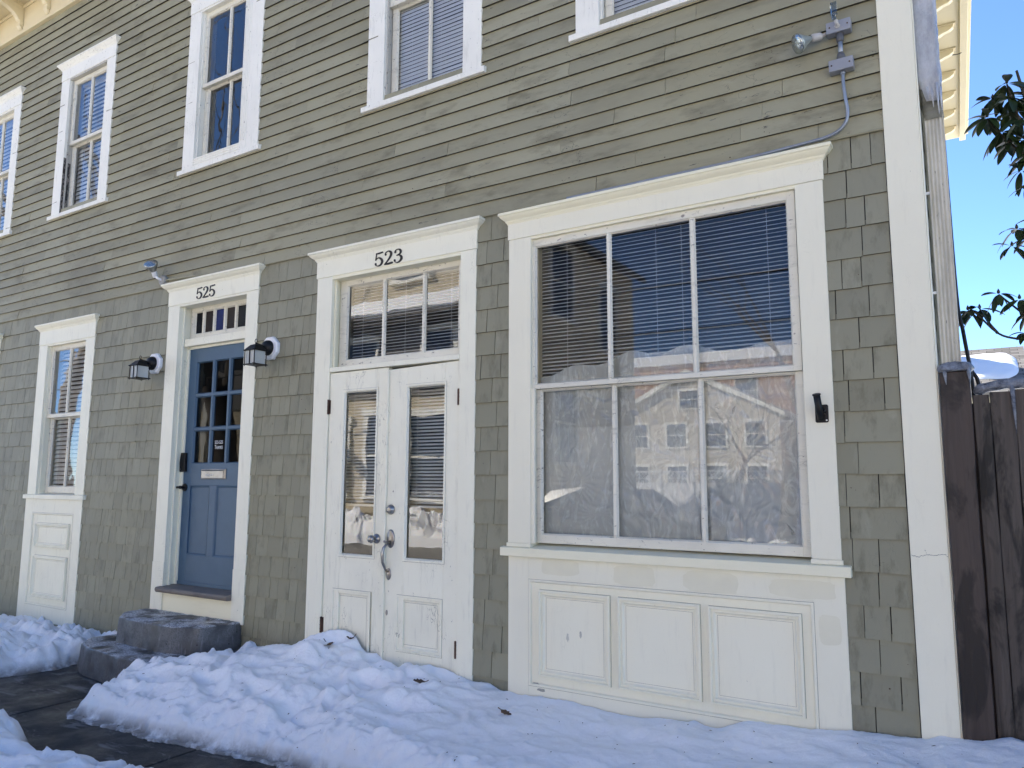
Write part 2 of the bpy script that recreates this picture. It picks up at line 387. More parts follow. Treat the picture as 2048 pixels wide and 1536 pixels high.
# clapboards
mb=MB(); rr=random.Random(3); EXP=.1005
for k in range(35):
    z0=3.252+EXP*k; z1=z0+EXP+.018
    for (a,b) in spans(z0,z0+EXP,-15.,-.329):
        cuts=[a]; x=a+rr.uniform(.2,1.6)
        while x<b-.15: cuts.append(x); x+=rr.uniform(.55,2.1)
        cuts.append(b)
        for p,q in zip(cuts,cuts[1:]):
            if q<-11.2 and p>-15 and False: continue
            g=.0008 if rr.random()<.7 else .0018
            p2=p+g if p>a else p; q2=q-g if q<b else q
            n=max(1,int((q2-p2)/.22)); dz=rr.uniform(-.0012,.0012); dy=rr.uniform(-.0008,.0008)
            cup=rr.choice((0,0,0,.002,.004))
            vs=[];fs=[];fb=[]
            for i in range(n+1):
                xx=p2+(q2-p2)*i/n; w=nz(xx*1.3,k*7.7,0,2)*.0022+dz
                e=cup*(abs(i/n-.5)*2)**4
                vs+=[(xx,.0022+dy-e,z0+w),(xx,.019,z0+w+.001),(xx,.0205,z1),(xx,.0030+dy-e,z0+w+.002)]
            for i in range(n):
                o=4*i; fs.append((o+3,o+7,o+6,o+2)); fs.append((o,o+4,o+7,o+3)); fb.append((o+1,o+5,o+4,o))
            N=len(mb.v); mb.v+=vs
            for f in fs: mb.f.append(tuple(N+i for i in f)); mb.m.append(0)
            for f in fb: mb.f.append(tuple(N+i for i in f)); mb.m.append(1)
            for o in (0,4*n):
                mb.f.append((N+o,N+o+3,N+o+2,N+o+1)); mb.m.append(0)
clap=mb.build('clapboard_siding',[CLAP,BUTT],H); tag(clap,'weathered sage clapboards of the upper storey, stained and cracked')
# shingles
mb=MB(); rr=random.Random(11); row=0; z=3.232
while z>.12:
    zb=z-.154
    if zb<.09: zb=.095
    for (a,b) in spans(zb,z,-15.,-.330):
        right=a>-2.9; x=a
        while x<b-.002:
            w=rr.uniform(.085,.235) if right else rr.choice((rr.uniform(.055,.11),rr.uniform(.10,.17)))
            if b-(x+w)<.045: w=b-x
            dz=rr.uniform(-.003,.003) if right else rr.uniform(-.003,.003); dz+=nz(x*.9,row*3.1,0,2)*.003
            y0=.0028+rr.uniform(-.0016,.0016); t=rr.uniform(-.0012,.0012)
            e=x+w-rr.uniform(.0028,.0055)
            if not right: e=x+w-rr.uniform(.0018,.0042)
            vs=[(x,y0,zb+dz),(e,y0+.0003,zb+dz+t),(e,.0165,z+.03),(x,.0165,z+.03),(x,.0165,zb+dz),(e,.0165,zb+dz+t),(e,.024,z+.03),(x,.024,z+.03)]
            n=len(mb.v); mb.v+=vs
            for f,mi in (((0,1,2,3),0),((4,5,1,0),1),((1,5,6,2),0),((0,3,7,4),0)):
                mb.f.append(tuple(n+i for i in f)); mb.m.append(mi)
            x+=w
    row+=1; z-=.154
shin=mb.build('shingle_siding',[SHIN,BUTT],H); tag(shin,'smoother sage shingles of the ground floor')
mb=MB(); rg=random.Random(71)
for k in range(520):
    x=rg.uniform(-9.2,-.36); z=rg.uniform(3.30,6.6) if rg.random()<.75 else rg.uniform(.5,3.2)
    if any(a-.12<x<b+.12 and c-.2<z<d+.2 for a,b,c,d in CUTS): continue
    if z>3.25: z=3.252+EXP*int((z-3.252)/EXP)+rg.choice((.012,.018,.024)); y=.0034
    else: z=.154*int(z/.154)+rg.uniform(.03,.12); y=.0060
    rad=rg.choice((.0018,.0022,.0028,.004)); mb.add([(x+rad*math.cos(t*math.pi/3),y-.0030,z+rad*math.sin(t*math.pi/3)) for t in range(6)],[tuple(range(6))])
o=mb.build('nail_heads',RUST,H); tag(o,kind='stuff')
# drip edge between clapboards and shingles, sheathing, corner board, foundation
mb=MB(); mb.tube([(x,.002,3.249+nz(x,3,1,2)*.002) for x in [-15+.35*i for i in range(42)]+[-.331]],.006,6)
mb.build('drip_edge',CLAP,H)
mb=MB()
# opaque sheathing behind the siding: vertical strips and fillers round the openings
xs=sorted(set([-15.,-.18]+[v for c in CUTS for v in c[:2]]))
for p,q in zip(xs,xs[1:]):
    mid=(p+q)/2; zs=[(-.3,6.95)]
    for a,b,c,d in CUTS:
        if a<mid<b:
            z2=[]
            for u,v in zs:
                if d<=u or c>=v: z2.append((u,v)); continue
                if c>u: z2.append((u,c))
                if d<v: z2.append((d,v))
            zs=z2
    for u,v in zs: mb.box(p,q,.027,.10,u,v)
mb.build('sheathing',m_plain('tar_paper',(.03,.028,.024),.95),H)
mb=MB(); mb.box(-.330,-.176,-.003,.026,-.2,6.80); mb.box(-.1755,-.169,.0,.10,-.2,6.8)
cb=mb.build('corner_board',CREAMV,H,.0025)
for a_,b_ in ((-15,-8.43),(-7.35,-6.19),(-4.96,-4.29),(-2.79,-2.54),(-.62,-.333)):
    mb=MB(); mb.box(a_,b_,.008,.026,-.3,.094); mb.build('foundation',FOUND,H)
# house body: side wall (slightly out of square), back wall, floors, roof
SK=-.0285   # skew of the side wall
mb=MB()
mb.prism([(-.172,.10),(-.172+SK*9.6,9.7),(-.3+SK*9.6,9.7),(-.3,.10)],'z',-.3,6.95)
for k in range(60): # lapped boards on the side wall
    z0=.2+.1125*k
    mb.add([(-.163,.101,z0),(-.163+SK*9.6,9.7,z0),(-.171+SK*9.6,9.7,z0+.11),(-.171,.101,z0+.11),(-.171,.101,z0),(-.171+SK*9.6,9.7,z0)],[(0,1,2,3),(4,5,1,0)])
mb.build('side_wall',CLAP,H)
mb=MB(); mb.box(-15,-.5,9.6,9.7,-.3,6.95); mb.box(-15.1,-15,.0,9.7,-.3,6.95)
mb.build('back_wall',CLAP,H)
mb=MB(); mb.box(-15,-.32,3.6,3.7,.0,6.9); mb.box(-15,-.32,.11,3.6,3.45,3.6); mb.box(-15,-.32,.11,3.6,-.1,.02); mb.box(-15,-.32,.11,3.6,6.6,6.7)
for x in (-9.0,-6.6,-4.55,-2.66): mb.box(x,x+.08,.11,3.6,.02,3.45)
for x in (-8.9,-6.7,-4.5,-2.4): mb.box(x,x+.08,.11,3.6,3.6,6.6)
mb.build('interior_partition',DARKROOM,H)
# frieze, soffit, brackets, cornice, roof
mb=MB(); mb.box(-15,-.12,-.028,.02,6.755,7.10); mb.box(-15,-.12,-.045,-.0285,7.06,7.10)
mb.box(-.149,-.10,.14,.20,6.755,7.10)
mb.build('frieze_board',EAVE,H,.003)
mb=MB()
mb.box(-15.2,.30,-.40,.0,7.105,7.16)
mb.prism([(-.32,.001),(.24,.001),(.24+SK*9.8,9.83),(-.32+SK*9.8,9.83)],'z',7.105,7.16)
so=mb.build('soffit',EAVE,H,.003)
mb=MB()
mb.box(-15.2,.30,-.47,-.401,7.06,7.24); mb.box(-15.2,.36,-.53,-.471,7.15,7.30)
for a,b,z0,z1 in ((.245,.33,7.06,7.24),(.331,.37,7.15,7.30)):
    mb.prism([(a,-.40),(b,-.40),(b+SK*10.2,9.87),(a+SK*10.2,9.87)],'z',z0,z1)
mb.build('cornice_fascia',EAVE,H,.004)
# raise a shallow hipped roof
mb=MB(); mb.add([(-15.4,-.50,7.302),(.355,-.50,7.302),(.08,9.9,7.302),(-15.4,9.9,7.302),(-10.5,4.7,8.7),(-4.8,4.7,8.7)],[(0,1,5,4),(1,2,5),(2,3,4,5),(3,0,4),(3,2,1,0)])
mb.build('roof',ROOFS,H)
# scrolled brackets
def bracket():
    mb=MB()
    prof=[(-.03,6.79),(-.05,6.80),(-.07,6.83),(-.075,6.86),(-.065,6.885),(-.085,6.90),(-.10,6.93),(-.14,6.97),(-.20,7.00),(-.27,7.02),(-.31,7.05),(-.32,7.10),(-.03,7.10)]
    mb.prism([(y,z) for y,z in prof],'x',-.035,.035); mb.box(-.048,.048,-.072,-.029,6.835,6.875); mb.box(-.05,.05,-.34,-.03,7.085,7.104)
    return mb
b0=None
for i in range(25):
    x=-9.40-.612*8+.612*i+.0
    if x>-.2: break
    if b0 is None: b0=bracket().build('bracket',EAVE,H,.004); o=b0
    else: o=b0.copy(); COL.objects.link(o); o.parent=H
    o.location=(x,0,0)
for i in range(15):
    y=.55+.628*i; o=b0.copy(); COL.objects.link(o); o.parent=H
    o.location=(-.145+SK*y,y,0); o.rotation_euler=(0,0,R(90)); 

# ---------------- windows
def crown_prof(z0,z1,p):
    h=z1-z0
    return [(.004,z0-.002),(.008,z0+.12*h),(.012,z0+.16*h),(.016,z0+.30*h),(.030*p/.05,z0+.45*h),(.040*p/.05,z0+.60*h),(.043*p/.05,z0+.70*h),(p,z0+.74*h),(p,z1-.003),(p-.004,z1)]
def sash(x0,x1,z0,z1,y,st,top,bot,munts,yt=.032,hm=()):
    mb=MB(); mb.box(x0,x0+st,y,y+yt,z0,z1); mb.box(x1-st,x1,y,y+yt,z0,z1)
    mb.box(x0+st,x1-st,y+.001,y+yt,z1-top,z1); mb.box(x0+st,x1-st,y+.001,y+yt,z0,z0+bot)
    for m in munts:
        mb.box(m-.010,m+.010,y+.003,y+yt,z0+bot,z1-top)
    ix0,ix1,iz0,iz1=x0+st,x1-st,z0+bot,z1-top
    segs=[ix0]+[v for m in munts for v in (m-.010,m+.010)]+[ix1]
    for i in range(0,len(segs),2): # putty bead round each pane
        a,b=segs[i],segs[i+1]; mb.ring(a,b,iz0,iz1,[(0,y+.004),(.008,y+.018)])
    return mb
def pane(x0,x1,z0,z1,y,mat,parent,nx=1):
    mb=MB(); mb.add([(x0,y,z0),(x1,y,z0),(x1,y,z1),(x0,y,z1)],[(0,1,2,3)]); return mb.build('glass',mat,parent)
def blind(x0,x1,z0,z1,y,sp,wd,tilt,label,cords=(.2,.8),group=None,rail=True,sag=0.,skip=0,th=.0006,curve=.004):
    mb=MB(); n=int((z1-z0)/sp); rg=random.Random(int(abs(x0)*100)); t=R(tilt)
    for i in range(n):
        zc=z1-sp*(i+.5); dz=rg.uniform(-.001,.001); tt=t+R(rg.uniform(-2.5,2.5))
        dy=math.cos(tt)*wd/2; dd=math.sin(tt)*wd/2; sgx=rg.uniform(-1,1)*sag
        prev=[]
        N=8; vs=[]; fs=[]
        for j in range(N+1):
            x=x0+(x1-x0)*j/N; s=-sag*math.sin(math.pi*j/N)+sgx*(j/N-.5)
            vs+=[(x,y-dy,zc-dd+dz+s),(x,y,zc+curve+dz+s),(x,y+dy,zc+dd+dz+s)]
        for j in range(N):
            for q in range(2): a=3*j+q; fs.append((a,a+3,a+4,a+1))
        mb.add(vs,fs)
    root=mb.build('window_blind',SLAT,None,smooth=False); tag(root,label,'blind',group)
    cm=MB()
    for c in cords:
        x=x0+(x1-x0)*c
        for dy in (-wd/2*math.cos(t)-.001,):
            cm.tube([(x,y+dy,z1),(x,y+dy,z0)],.0011,5)
    cm.build('cord',SLAT,root)
    if rail:
        rm=MB(); rm.box(x0,x1,y-wd*.45,y+wd*.45,z0-.016,z0-.001); rm.build('bottom_rail',SLAT,root,.002)
    hm=MB(); hm.box(x0-.003,x1+.003,y-.02,y+.02,z1+.004,z1+.035); hm.build('head_rail',SLAT,root,.002)
    return root
def hung_window(XL,XR,zs,zj,zh,zc,meet,yu,yl,label,trim,lz=None,glass=GLASS,storm=False,peel=False,p=.045,sp=.022,low_off=0.):
    xo0,xo1=XL+.163,XR-.158
    mb=MB(); mb.box(XL,xo0,0,.03,zs,zj); mb.box(xo1,XR,0,.03,zs,zj)
    mb.box(XL-.003,XR+.003,-.004,.03,zj+.0008,zh)
    w=mb.build('window',trim,H,.002); tag(w,label)
    mb=MB(); mb.crown(XL-.003,XR+.003,crown_prof(zh,zc,p)); mb.build('crown_moulding',trim,w,.0012)
    # jambs
    mb=MB(); mb.box(xo0-.04,xo0,.0305,.17,zs-.04,zj); mb.box(xo1,xo1+.04,.0305,.17,zs-.04,zj); mb.box(xo0,xo1,.004,.17,zj-.016,zj+.02)
    mb.box(xo0,xo0+.012,yu-.016,yu-.001,zs,zj-.016); mb.box(xo1-.012,xo1,yu-.016,yu-.001,zs,zj-.016)
    mb.build('jamb',SASHD if peel else trim,w)
    # sill with slope
    mb=MB(); mb.prism([(-sp,zs-.045),(-sp,zs-.004),(.0,zs+.0),(.17,zs+.02),(.17,zs-.045)],'x',XL-.040,XR+.040)
    mb.build('window_sill',trim,w,.002)
    xm=(xo0+xo1)/2
    u=sash(xo0+.004,xo1-.004,meet-.02,zj-.016,yu,.040,.045,.036,[xm]).build('upper_sash',SASH,w,.0015)
    g=pane(xo0+.04,xo1-.04,meet,zj-.05,yu+.02,glass,w)
    zb=zs+.014 if lz is None else lz
    l=sash(xo0+.008,xo1-.008,zb,meet-.022,yl,.046,.006,.062,[xm]).build('lower_sash',SASH,w,.0015)
    mb=MB(); mb.box(xo0+.008,xo1-.008,yu+.034,yl+.03,meet-.02,meet+.012); mb.build('meeting_rail',SASH,w,.001)
    pane(xo0+.05,xo1-.05,zb+.05,meet-.02,yl+.02,glass,w)
    if storm: # moulded inner frame on the sill and right side
        mb=MB(); mb.box(xo1-.085,xo1-.0005,-.002,.028,zs,zj-.016); mb.box(xo0,xo1-.0855,-.001,.028,zs+.0015,zs+.085)
        for q in (.02,.045,.068): mb.box(xo0+.0,xo1-.0855,-.006,-.0015,zs+q,zs+q+.008); mb.box(xo1-q-.008,xo1-q,-.006,-.0025,zs+.09,zj-.02)
        mb.build('storm_frame',trim,w,.0015)
    return w
UP=dict(zs=4.315,zj=5.856,zh=5.982,zc=6.05,meet=5.12,yu=.045,yl=.082)
hung_window(*WINX['A0'],**UP,label='far left upper window with a cracked crown and reflected sky',trim=UPW,glass=GLASSW)
hung_window(*WINX['A'],**UP,label='upper window with a black rotted left jamb',trim=UPW,glass=GLASSW,peel=True)
hung_window(*WINX['B'],**UP,label='upper window above the blue door with dark glass and a moulded inner frame',trim=UPW,glass=GLASSW,storm=True)
hung_window(*WINX['C'],**UP,label='upper window above the double door with closed pale blinds',trim=UPW,peel=True,glass=GLASS)
hung_window(*WINX['D'],**UP,label='upper window over the big window, mostly cut off by the top of the picture',trim=UPW,glass=GLASS)
LO=dict(zs=1.350,zj=2.895,zh=3.042,zc=3.115,meet=2.15,yu=.045,yl=.082)
wE=hung_window(-8.41,-7.356,**LO,label='ground floor window with wide blinds above a two panel apron',trim=WHITE,glass=GLASSW)
hung_window(-10.35,-9.28,**LO,label='ground floor window cut off by the left edge of the picture',trim=WHITE,glass=GLASSW)
# rotten patch of jamb on window A
mb=MB(); mb.box(-8.2425,-8.238,.004,.0295,4.33,4.95); mb.build('rotten_jamb_wood',m_paint('rotted_black_wood',(.03,.028,.024),chip_t=.52,crack=1,grime=1),H)
mb=MB(); mb.box(-8.2415,-8.236,.031,.075,4.33,4.90); mb.build('rotten_jamb_wood',bpy.data.materials['rotted_black_wood'],H)

blind(-10.10,-9.55,4.40,5.80,.145,.048,.052,64,'wide slat blind in the far left upper window',group=None)
blind(-8.21,-7.55,4.40,5.80,.145,.048,.052,64,'wide slat blind in the upper window with the rotted jamb')
blind(-3.64,-2.95,4.37,5.78,.128,.0305,.0365,70,'closed pale blind in the upper window above the double door',cords=(.22,.62,.96))
blind(-1.86,-1.17,4.37,5.78,.128,.0305,.0365,70,'pale blind in the upper window over the big window',cords=(.22,.62))
blind(-8.21,-7.55,1.44,2.86,.145,.044,.044,52,'wide slat blind in the ground floor window left of the blue door')
blind(-10.1,-9.55,1.44,2.86,.145,.044,.044,52,'wide slat blind in the cut off ground floor window')

def joint(x0,x1,z0,z1,y,par,w=.0016):
    mb=MB(); mb.ring(x0-w,x1+w,z0-w,z1+w,[(0,y-.0006),(w*1.0,y-.0007)]); mb.build('dark_joint',GAP,par)
def panel_mould(mb,x0,x1,z0,z1,y,w=.045,proud=.021):
    p=[(0,y),(.0,y-proud),(.010,y-proud-.003),(.014,y-proud*.55),(.026,y-proud*.7),(.034,y-proud*.1),(w-.003,y+.001),(w,y+.004)]
    mb.ring(x0,x1,z0,z1,p)
def apron(x0,x1,zt,zb,fx0,fx1,fz0,fz1,panels,label,mat,y=.0):
    mb=MB(); mb.box(x0,fx0,y,.026,zb,zt); mb.box(fx1,x1,y,.026,zb,zt); mb.box(fx0,fx1,y+.0006,.026,fz1,zt); mb.box(fx0,fx1,y+.0006,.026,zb,fz0)
    mb.box(fx0,fx1,y+.009,.026,fz0,fz1)
    a=mb.build('panelled_apron',mat,H,.0015); tag(a,label)
    mb=MB(); mb.ring(fx0,fx1,fz0,fz1,[(0,y-.002),(.004,y-.005),(.012,y-.004),(.018,y+.008)]); mb.build('bead_moulding',mat,a)
    for (p0,p1,q0,q1) in panels:
        mb=MB(); panel_mould(mb,p0,p1,q0,q1,y+.009); mb.build('panel_moulding',mat,a); joint(p0,p1,q0,q1,y+.009,a,.0018); joint(p0+.0448,p1-.0448,q0+.0448,q1-.0448,y+.009,a,.0012)
    joint(fx0,fx1,fz0,fz1,y,a,.0016)
    return a
apron(-8.425,-7.363,1.3035,.12,-8.278,-7.502,.268,1.167,[(-8.18,-7.56,.83,1.068),(-8.18,-7.56,.345,.75)],'white two panel apron under the small ground floor window',WHITE)
apron(-10.35,-9.28,1.3035,.12,-10.2,-9.42,.268,1.167,[(-10.1,-9.5,.83,1.068),(-10.1,-9.5,.345,.75)],'white apron cut off by the left edge',WHITE)
apron(-2.533,-.618,1.0545,.05,-2.388,-.765,.301,.914,[(-2.315,-1.856,.364,.857),(-1.806,-1.337,.364,.855),(-1.290,-.825,.364,.853)],'cream apron with three moulded panels under the big window',CREAMV)
TOUCH=m_plain('greige_touch_up_paint',(.755,.712,.548),.5,var=.03)
for x0,x1,z0,z1 in ((-2.30,-2.05,.95,1.04),(-1.83,-1.58,.925,1.03),(-1.42,-1.13,.92,1.03),(-.97,-.66,.93,1.02),(-.745,-.645,.72,.86)):
    r2=random.Random(int(x0*100)); pts=[]
    for i in range(28):
        t=2*math.pi*i/28; ex=abs(math.cos(t))**.45*math.copysign(1,math.cos(t)); ez=abs(math.sin(t))**.45*math.copysign(1,math.sin(t))
        pts.append(((x0+x1)/2+(x1-x0)/2*ex*(1+r2.uniform(-.06,.06)),-.0006,(z0+z1)/2+(z1-z0)/2*ez*(1+r2.uniform(-.06,.06))))
    mb=MB(); mb.add(pts,[tuple(range(28))]); mb.build('paint_touch_up',TOUCH,H)

# small marks: crack in the corner board paint, scuffs on the first panel
def crackline(P,w,y,par,name,seed):
    rg=random.Random(seed); Q=[]
    for (a,b),(c,d) in zip(P,P[1:]):
        for k in range(6): t=k/6; Q.append((a+(c-a)*t+rg.uniform(-.002,.002),b+(d-b)*t+rg.uniform(-.0025,.0025)))
    Q.append(P[-1]); mb=MB(); n=len(Q); vs=[(x,y,z+w*rg.uniform(.4,1)) for x,z in Q]+[(x,y,z-w*rg.uniform(.4,1)) for x,z in Q]
    mb.add(vs,[(n+i,n+i+1,i+1,i) for i in range(n-1)]); mb.build(name,CRK,par)
CRK=m_plain('open_crack',(.10,.09,.08),.9)
crackline([(-.325,1.165),(-.295,1.160),(-.262,1.172),(-.23,1.170),(-.19,1.176),(-.178,1.165)],.0014,-.0036,H,'paint_crack',1)
crackline([(-.270,1.195),(-.262,1.172)],.0016,-.0037,H,'paint_crack',2)
for k,(x,z,w_,h_) in enumerate(((-2.13,.60,.010,.028),(-2.045,.625,.009,.022),(-2.34,.315,.03,.012),(-2.30,.285,.035,.010))):
    rg=random.Random(k+40); mb=MB(); mb.add([(x+w_*math.cos(t*math.pi/7)*rg.uniform(.6,1.1),(.0082 if k<2 else -.0008),z+h_*math.sin(t*math.pi/7)*rg.uniform(.6,1.1)) for t in range(14)],[tuple(range(14))]); mb.build('scuff_mark',m_plain('grey_scuff',(.46,.44,.37),.7,var=.5) if k==0 else bpy.data.materials['grey_scuff'],H)
# ---------------- the big window
BW=MB(); BW.box(-2.538,-2.375,0,.03,1.125,3.047); BW.box(-.765,-.627,0,.03,1.125,3.047); BW.box(-2.545,-.620,-.004,.03,3.0478,3.152)
BW.box(-2.545,-2.372,-.006,.03,1.101,1.1245); BW.box(-.768,-.620,-.006,.03,1.101,1.1245); BW.box(-2.375,-2.350,.006,.03,1.125,2.07)
bw=BW.build('window',CREAMV,H,.002); tag(bw,'big six light window with cream trim and plastic film inside')
mb=MB(); mb.crown(-2.545,-.620,crown_prof(3.152,3.224,.05)); mb.build('crown_moulding',CREAM,bw,.0012)
mb=MB(); mb.prism([(-.03,1.046),(-.03,1.097),(-.0,1.1005),(.12,1.121),(.12,1.046)],'x',-2.578,-.584); mb.build('window_sill',CREAM,bw,.003)
mb=MB(); mb.box(-2.42,-2.376,.0305,.15,1.1,3.047); mb.box(-.764,-.72,.0305,.15,1.1,3.047); mb.box(-2.375,-.765,.004,.15,3.030,3.07)
mb.build('jamb',CREAM,bw)
mb=sash(-2.400,-.772,2.068,3.030,.026,.042,.045,.028,[-1.850,-1.333]); mb.build('upper_sash',SASH,bw,.0015)
pane(-2.37,-.80,2.09,2.995,.046,GLASSB,bw)
mb=sash(-2.374,-.766,1.127,2.066,.048,.046,.006,.050,[-1.838,-1.318]); mb.build('lower_sash',SASH,bw,.0015)
pane(-2.34,-.79,1.165,2.066,.068,GLASSB,bw)
b=blind(-2.36,-.80,1.825,3.0,.125,.0232,.025,29,'fine slat blind lowered across the top of the big window',cords=(.12,.50,.60,.91),sag=.0015,th=.0004,curve=.0015)
def film(x0,x1,z0,z1f,y,amp,seed,name,label,nx=150,nz_=150,rad=None,mat=None):
    mb=MB(); vs=[]
    for j in range(nz_+1):
        for i in range(nx+1):
            u=i/nx; v=j/nz_; x=x0+(x1-x0)*u; zt=z1f(x) ; z=z0+(zt-z0)*v
            e=min(1,min(u,1-u,v,1-v)*9+.05)
            d=nz(x*5+seed,z*4,seed,4)*.012 + abs(nz(x*14+nz(x*3,z*3,seed,2)*2,z*3.3,seed+4,3))*.012
            if rad:
                for cx,cz,rr_ in rad:
                    r=math.hypot(x-cx,z-cz); a=math.atan2(z-cz,x-cx); d+=math.sin(a*26+nz(x*6,z*6,2,2)*4)*.0035*math.exp(-(r/rr_)**2)*min(1,r/.05)
            d+=abs(math.sin((x*.8+z)*9+nz(x*3,z*3,seed+9,3)*5))**6*.008
            vs.append((x,y+d*amp*e,z))
    fs=[(j*(nx+1)+i,j*(nx+1)+i+1,(j+1)*(nx+1)+i+1,(j+1)*(nx+1)+i) for j in range(nz_) for i in range(nx)]
    mb.add(vs,fs); o=mb.build(name,mat or FILM,None,smooth=True); tag(o,label,'plastic film'); return o
film(-2.36,-.80,1.17,lambda x:2.205+.05*math.sin(x*3.1)+.018*math.sin(x*17)+(.10*max(0,(x+1.05)/.25) if x>-1.05 else 0),.098,.32,3.,'plastic_film','wrinkled clear plastic film taped inside the big window',nx=260,nz_=170,rad=[(-2.12,1.50,.22),(-1.45,1.62,.18),(-1.12,1.66,.28),(-1.98,1.30,.16)])
film(-1.30,-.80,1.17,lambda x:2.03,.112,2.6,8.,'plastic_film','second layer of loose plastic film drooping behind the right hand lower pane',nx=170,nz_=200,rad=[(-1.08,1.66,.3),(-.95,1.35,.2)],mat=FILM2)
# curtain in the room behind the film
mb=MB(); vs=[]
for j in range(2):
    for i in range(200):
        x=-2.40+1.0*i/199; vs.append((x,.22+.035*math.sin(x*24+nz(x*2,0,0)*4)+.01*math.sin(x*70),.7 if j==0 else 1.83))
mb.add(vs,[(i,i+1,201+i,200+i) for i in range(199)]); o=mb.build('curtain',CURT,None,smooth=True); tag(o,'pale cloth curtain hanging behind the left of the big window','curtain')
mb=MB(); vs=[]
for j in range(2):
    for i in range(140):
        x=-1.12+.5*i/139; vs.append((x,.24+.035*math.sin(x*30)+.01*math.sin(x*80),.7 if j==0 else 1.83))
mb.add(vs,[(i,i+1,141+i,140+i) for i in range(139)]); o=mb.build('curtain',CURT,None,smooth=True); tag(o,'pale cloth curtain hanging behind the right of the big window','curtain')

# ---------------- house numbers: strokes with a swelling width
def catmull(P,n=10):
    P=[P[0]]+P+[P[-1]]; out=[]
    for i in range(1,len(P)-2):
        for k in range(n):
            t=k/n; out.append(tuple(.5*((2*P[i][c])+(-P[i-1][c]+P[i+1][c])*t+(2*P[i-1][c]-5*P[i][c]+4*P[i+1][c]-P[i+2][c])*t*t+(-P[i-1][c]+3*P[i][c]-3*P[i+1][c]+P[i+2][c])*t**3) for c in range(3)))
    out.append(P[-2]); return out
STRK={'5':[[(.22,.95,.045),(.5,.955,.06),(.86,.99,.06)],[(.24,.96,.05),(.20,.74,.045),(.15,.50,.045)],[(.15,.50,.05),(.34,.61,.035),(.58,.60,.07),(.80,.44,.10),(.84,.27,.105),(.70,.09,.075),(.42,.03,.04),(.20,.10,.045),(.16,.20,.085)]],
      '2':[[(.20,.76,.085),(.20,.88,.05),(.42,.98,.035),(.68,.92,.085),(.78,.74,.11),(.66,.52,.085),(.38,.25,.06),(.12,.05,.05)],[(.14,.06,.055),(.5,.06,.075),(.90,.09,.075)]],
      '3':[[(.20,.80,.085),(.24,.92,.045),(.46,.98,.035),(.70,.90,.085),(.76,.76,.10),(.66,.62,.06),(.38,.54,.035)],[(.38,.54,.04),(.62,.54,.05),(.82,.40,.10),(.84,.25,.105),(.68,.08,.07),(.42,.02,.04),(.20,.10,.045),(.16,.21,.085)]]}
def number(txt,x0,z0,w,h,gap,y,parent,label):
    mb=MB()
    for ci,ch in enumerate(txt):
        ox=x0+ci*gap
        for st in STRK[ch]:
            P=catmull(st,8); n=len(P); L=[];Rr=[]
            for i,(a,b,wd) in enumerate(P):
                q=P[min(i+1,n-1)]; r=P[max(i-1,0)]; dx=(q[0]-r[0])*w; dz=(q[1]-r[1])*h; m=math.hypot(dx,dz) or 1
                nx_,nz2=-dz/m,dx/m; W=wd*h*.92
                L.append((ox+a*w+nx_*W,z0+b*h+nz2*W)); Rr.append((ox+a*w-nx_*W,z0+b*h-nz2*W))
            vs=[(p[0],y,p[1]) for p in L]+[(p[0],y,p[1]) for p in Rr]+[(p[0],y+.005,p[1]) for p in L]+[(p[0],y+.005,p[1]) for p in Rr]
            fs=[]
            for i in range(n-1):
                fs+=[(n+i,n+i+1,i+1,i),(i,i+1,2*n+i+1,2*n+i),(n+i+1,n+i,3*n+i,3*n+i+1)]
            mb.add(vs,fs)
            for e in (P[0],P[-1]):
                cx,cz,rr_=ox+e[0]*w,z0+e[1]*h,e[2]*h*.95
                yo=y-.0003*(1+st.index(st[0]))
                mb.prism([(cx+rr_*math.cos(t*math.pi/8),cz+rr_*math.sin(t*math.pi/8)) for t in range(16)],'y',y-.0004-e[2]*.002,y+.005)
    o=mb.build('house_number',DIGIT,parent); tag(o,label); return o
def text_mesh(txt,size,loc,rot,mat,parent,name,label=None,ext=.0006,scale=(1,1,1),spacing=1.,shear=0):
    c=bpy.data.curves.new(name,'FONT'); c.body=txt; c.size=size; c.extrude=ext; c.align_x='LEFT'; c.space_character=spacing; c.shear=shear
    t=bpy.data.objects.new(name,c); COL.objects.link(t); bpy.context.view_layer.update()
    me=bpy.data.meshes.new_from_object(t.evaluated_get(bpy.context.evaluated_depsgraph_get())); bpy.data.objects.remove(t)
    o=bpy.data.objects.new(name,me); COL.objects.link(o); me.materials.clear(); me.materials.append(mat)
    o.location=loc; o.rotation_euler=rot; o.scale=scale
    if parent: o.parent=parent
    if label: o['label']=label
    return o

# ---------------- blue door 525
mb=MB(); mb.box(-6.175,-6.015,0,.03,.40,3.048); mb.box(-5.110,-4.965,0,.03,.385,3.048); mb.box(-6.180,-4.960,-.004,.03,3.049,3.180)
s5=mb.build('door_surround',WHITE,H,.002); tag(s5,'white surround of the blue door')
for a_,b_,c_ in ((-6.177,-6.014,.40),(-5.111,-4.963,.385)):
    mb=MB(); mb.box(a_,b_,-.0035,.002,c_,.80); mb.build('plinth_block',WHITE,s5,.001)
mb=MB(); mb.crown(-6.180,-4.960,crown_prof(3.180,3.252,.055)); mb.build('crown_moulding',WHITE,s5,.0012)
mb=MB(); mb.box(-6.055,-6.016,.0305,.17,.55,3.048); mb.box(-5.109,-5.07,.0305,.17,.55,3.048); mb.box(-6.015,-5.11,.002,.17,3.030,3.07)
mb.box(-6.0155,-6.000,.045,.060,.60,3.03); mb.box(-6.0155,-5.985,.104,.118,.60,2.69); mb.box(-5.14,-5.1095,.104,.118,.60,2.69)
mb.build('jamb',WHITE,s5,.001)
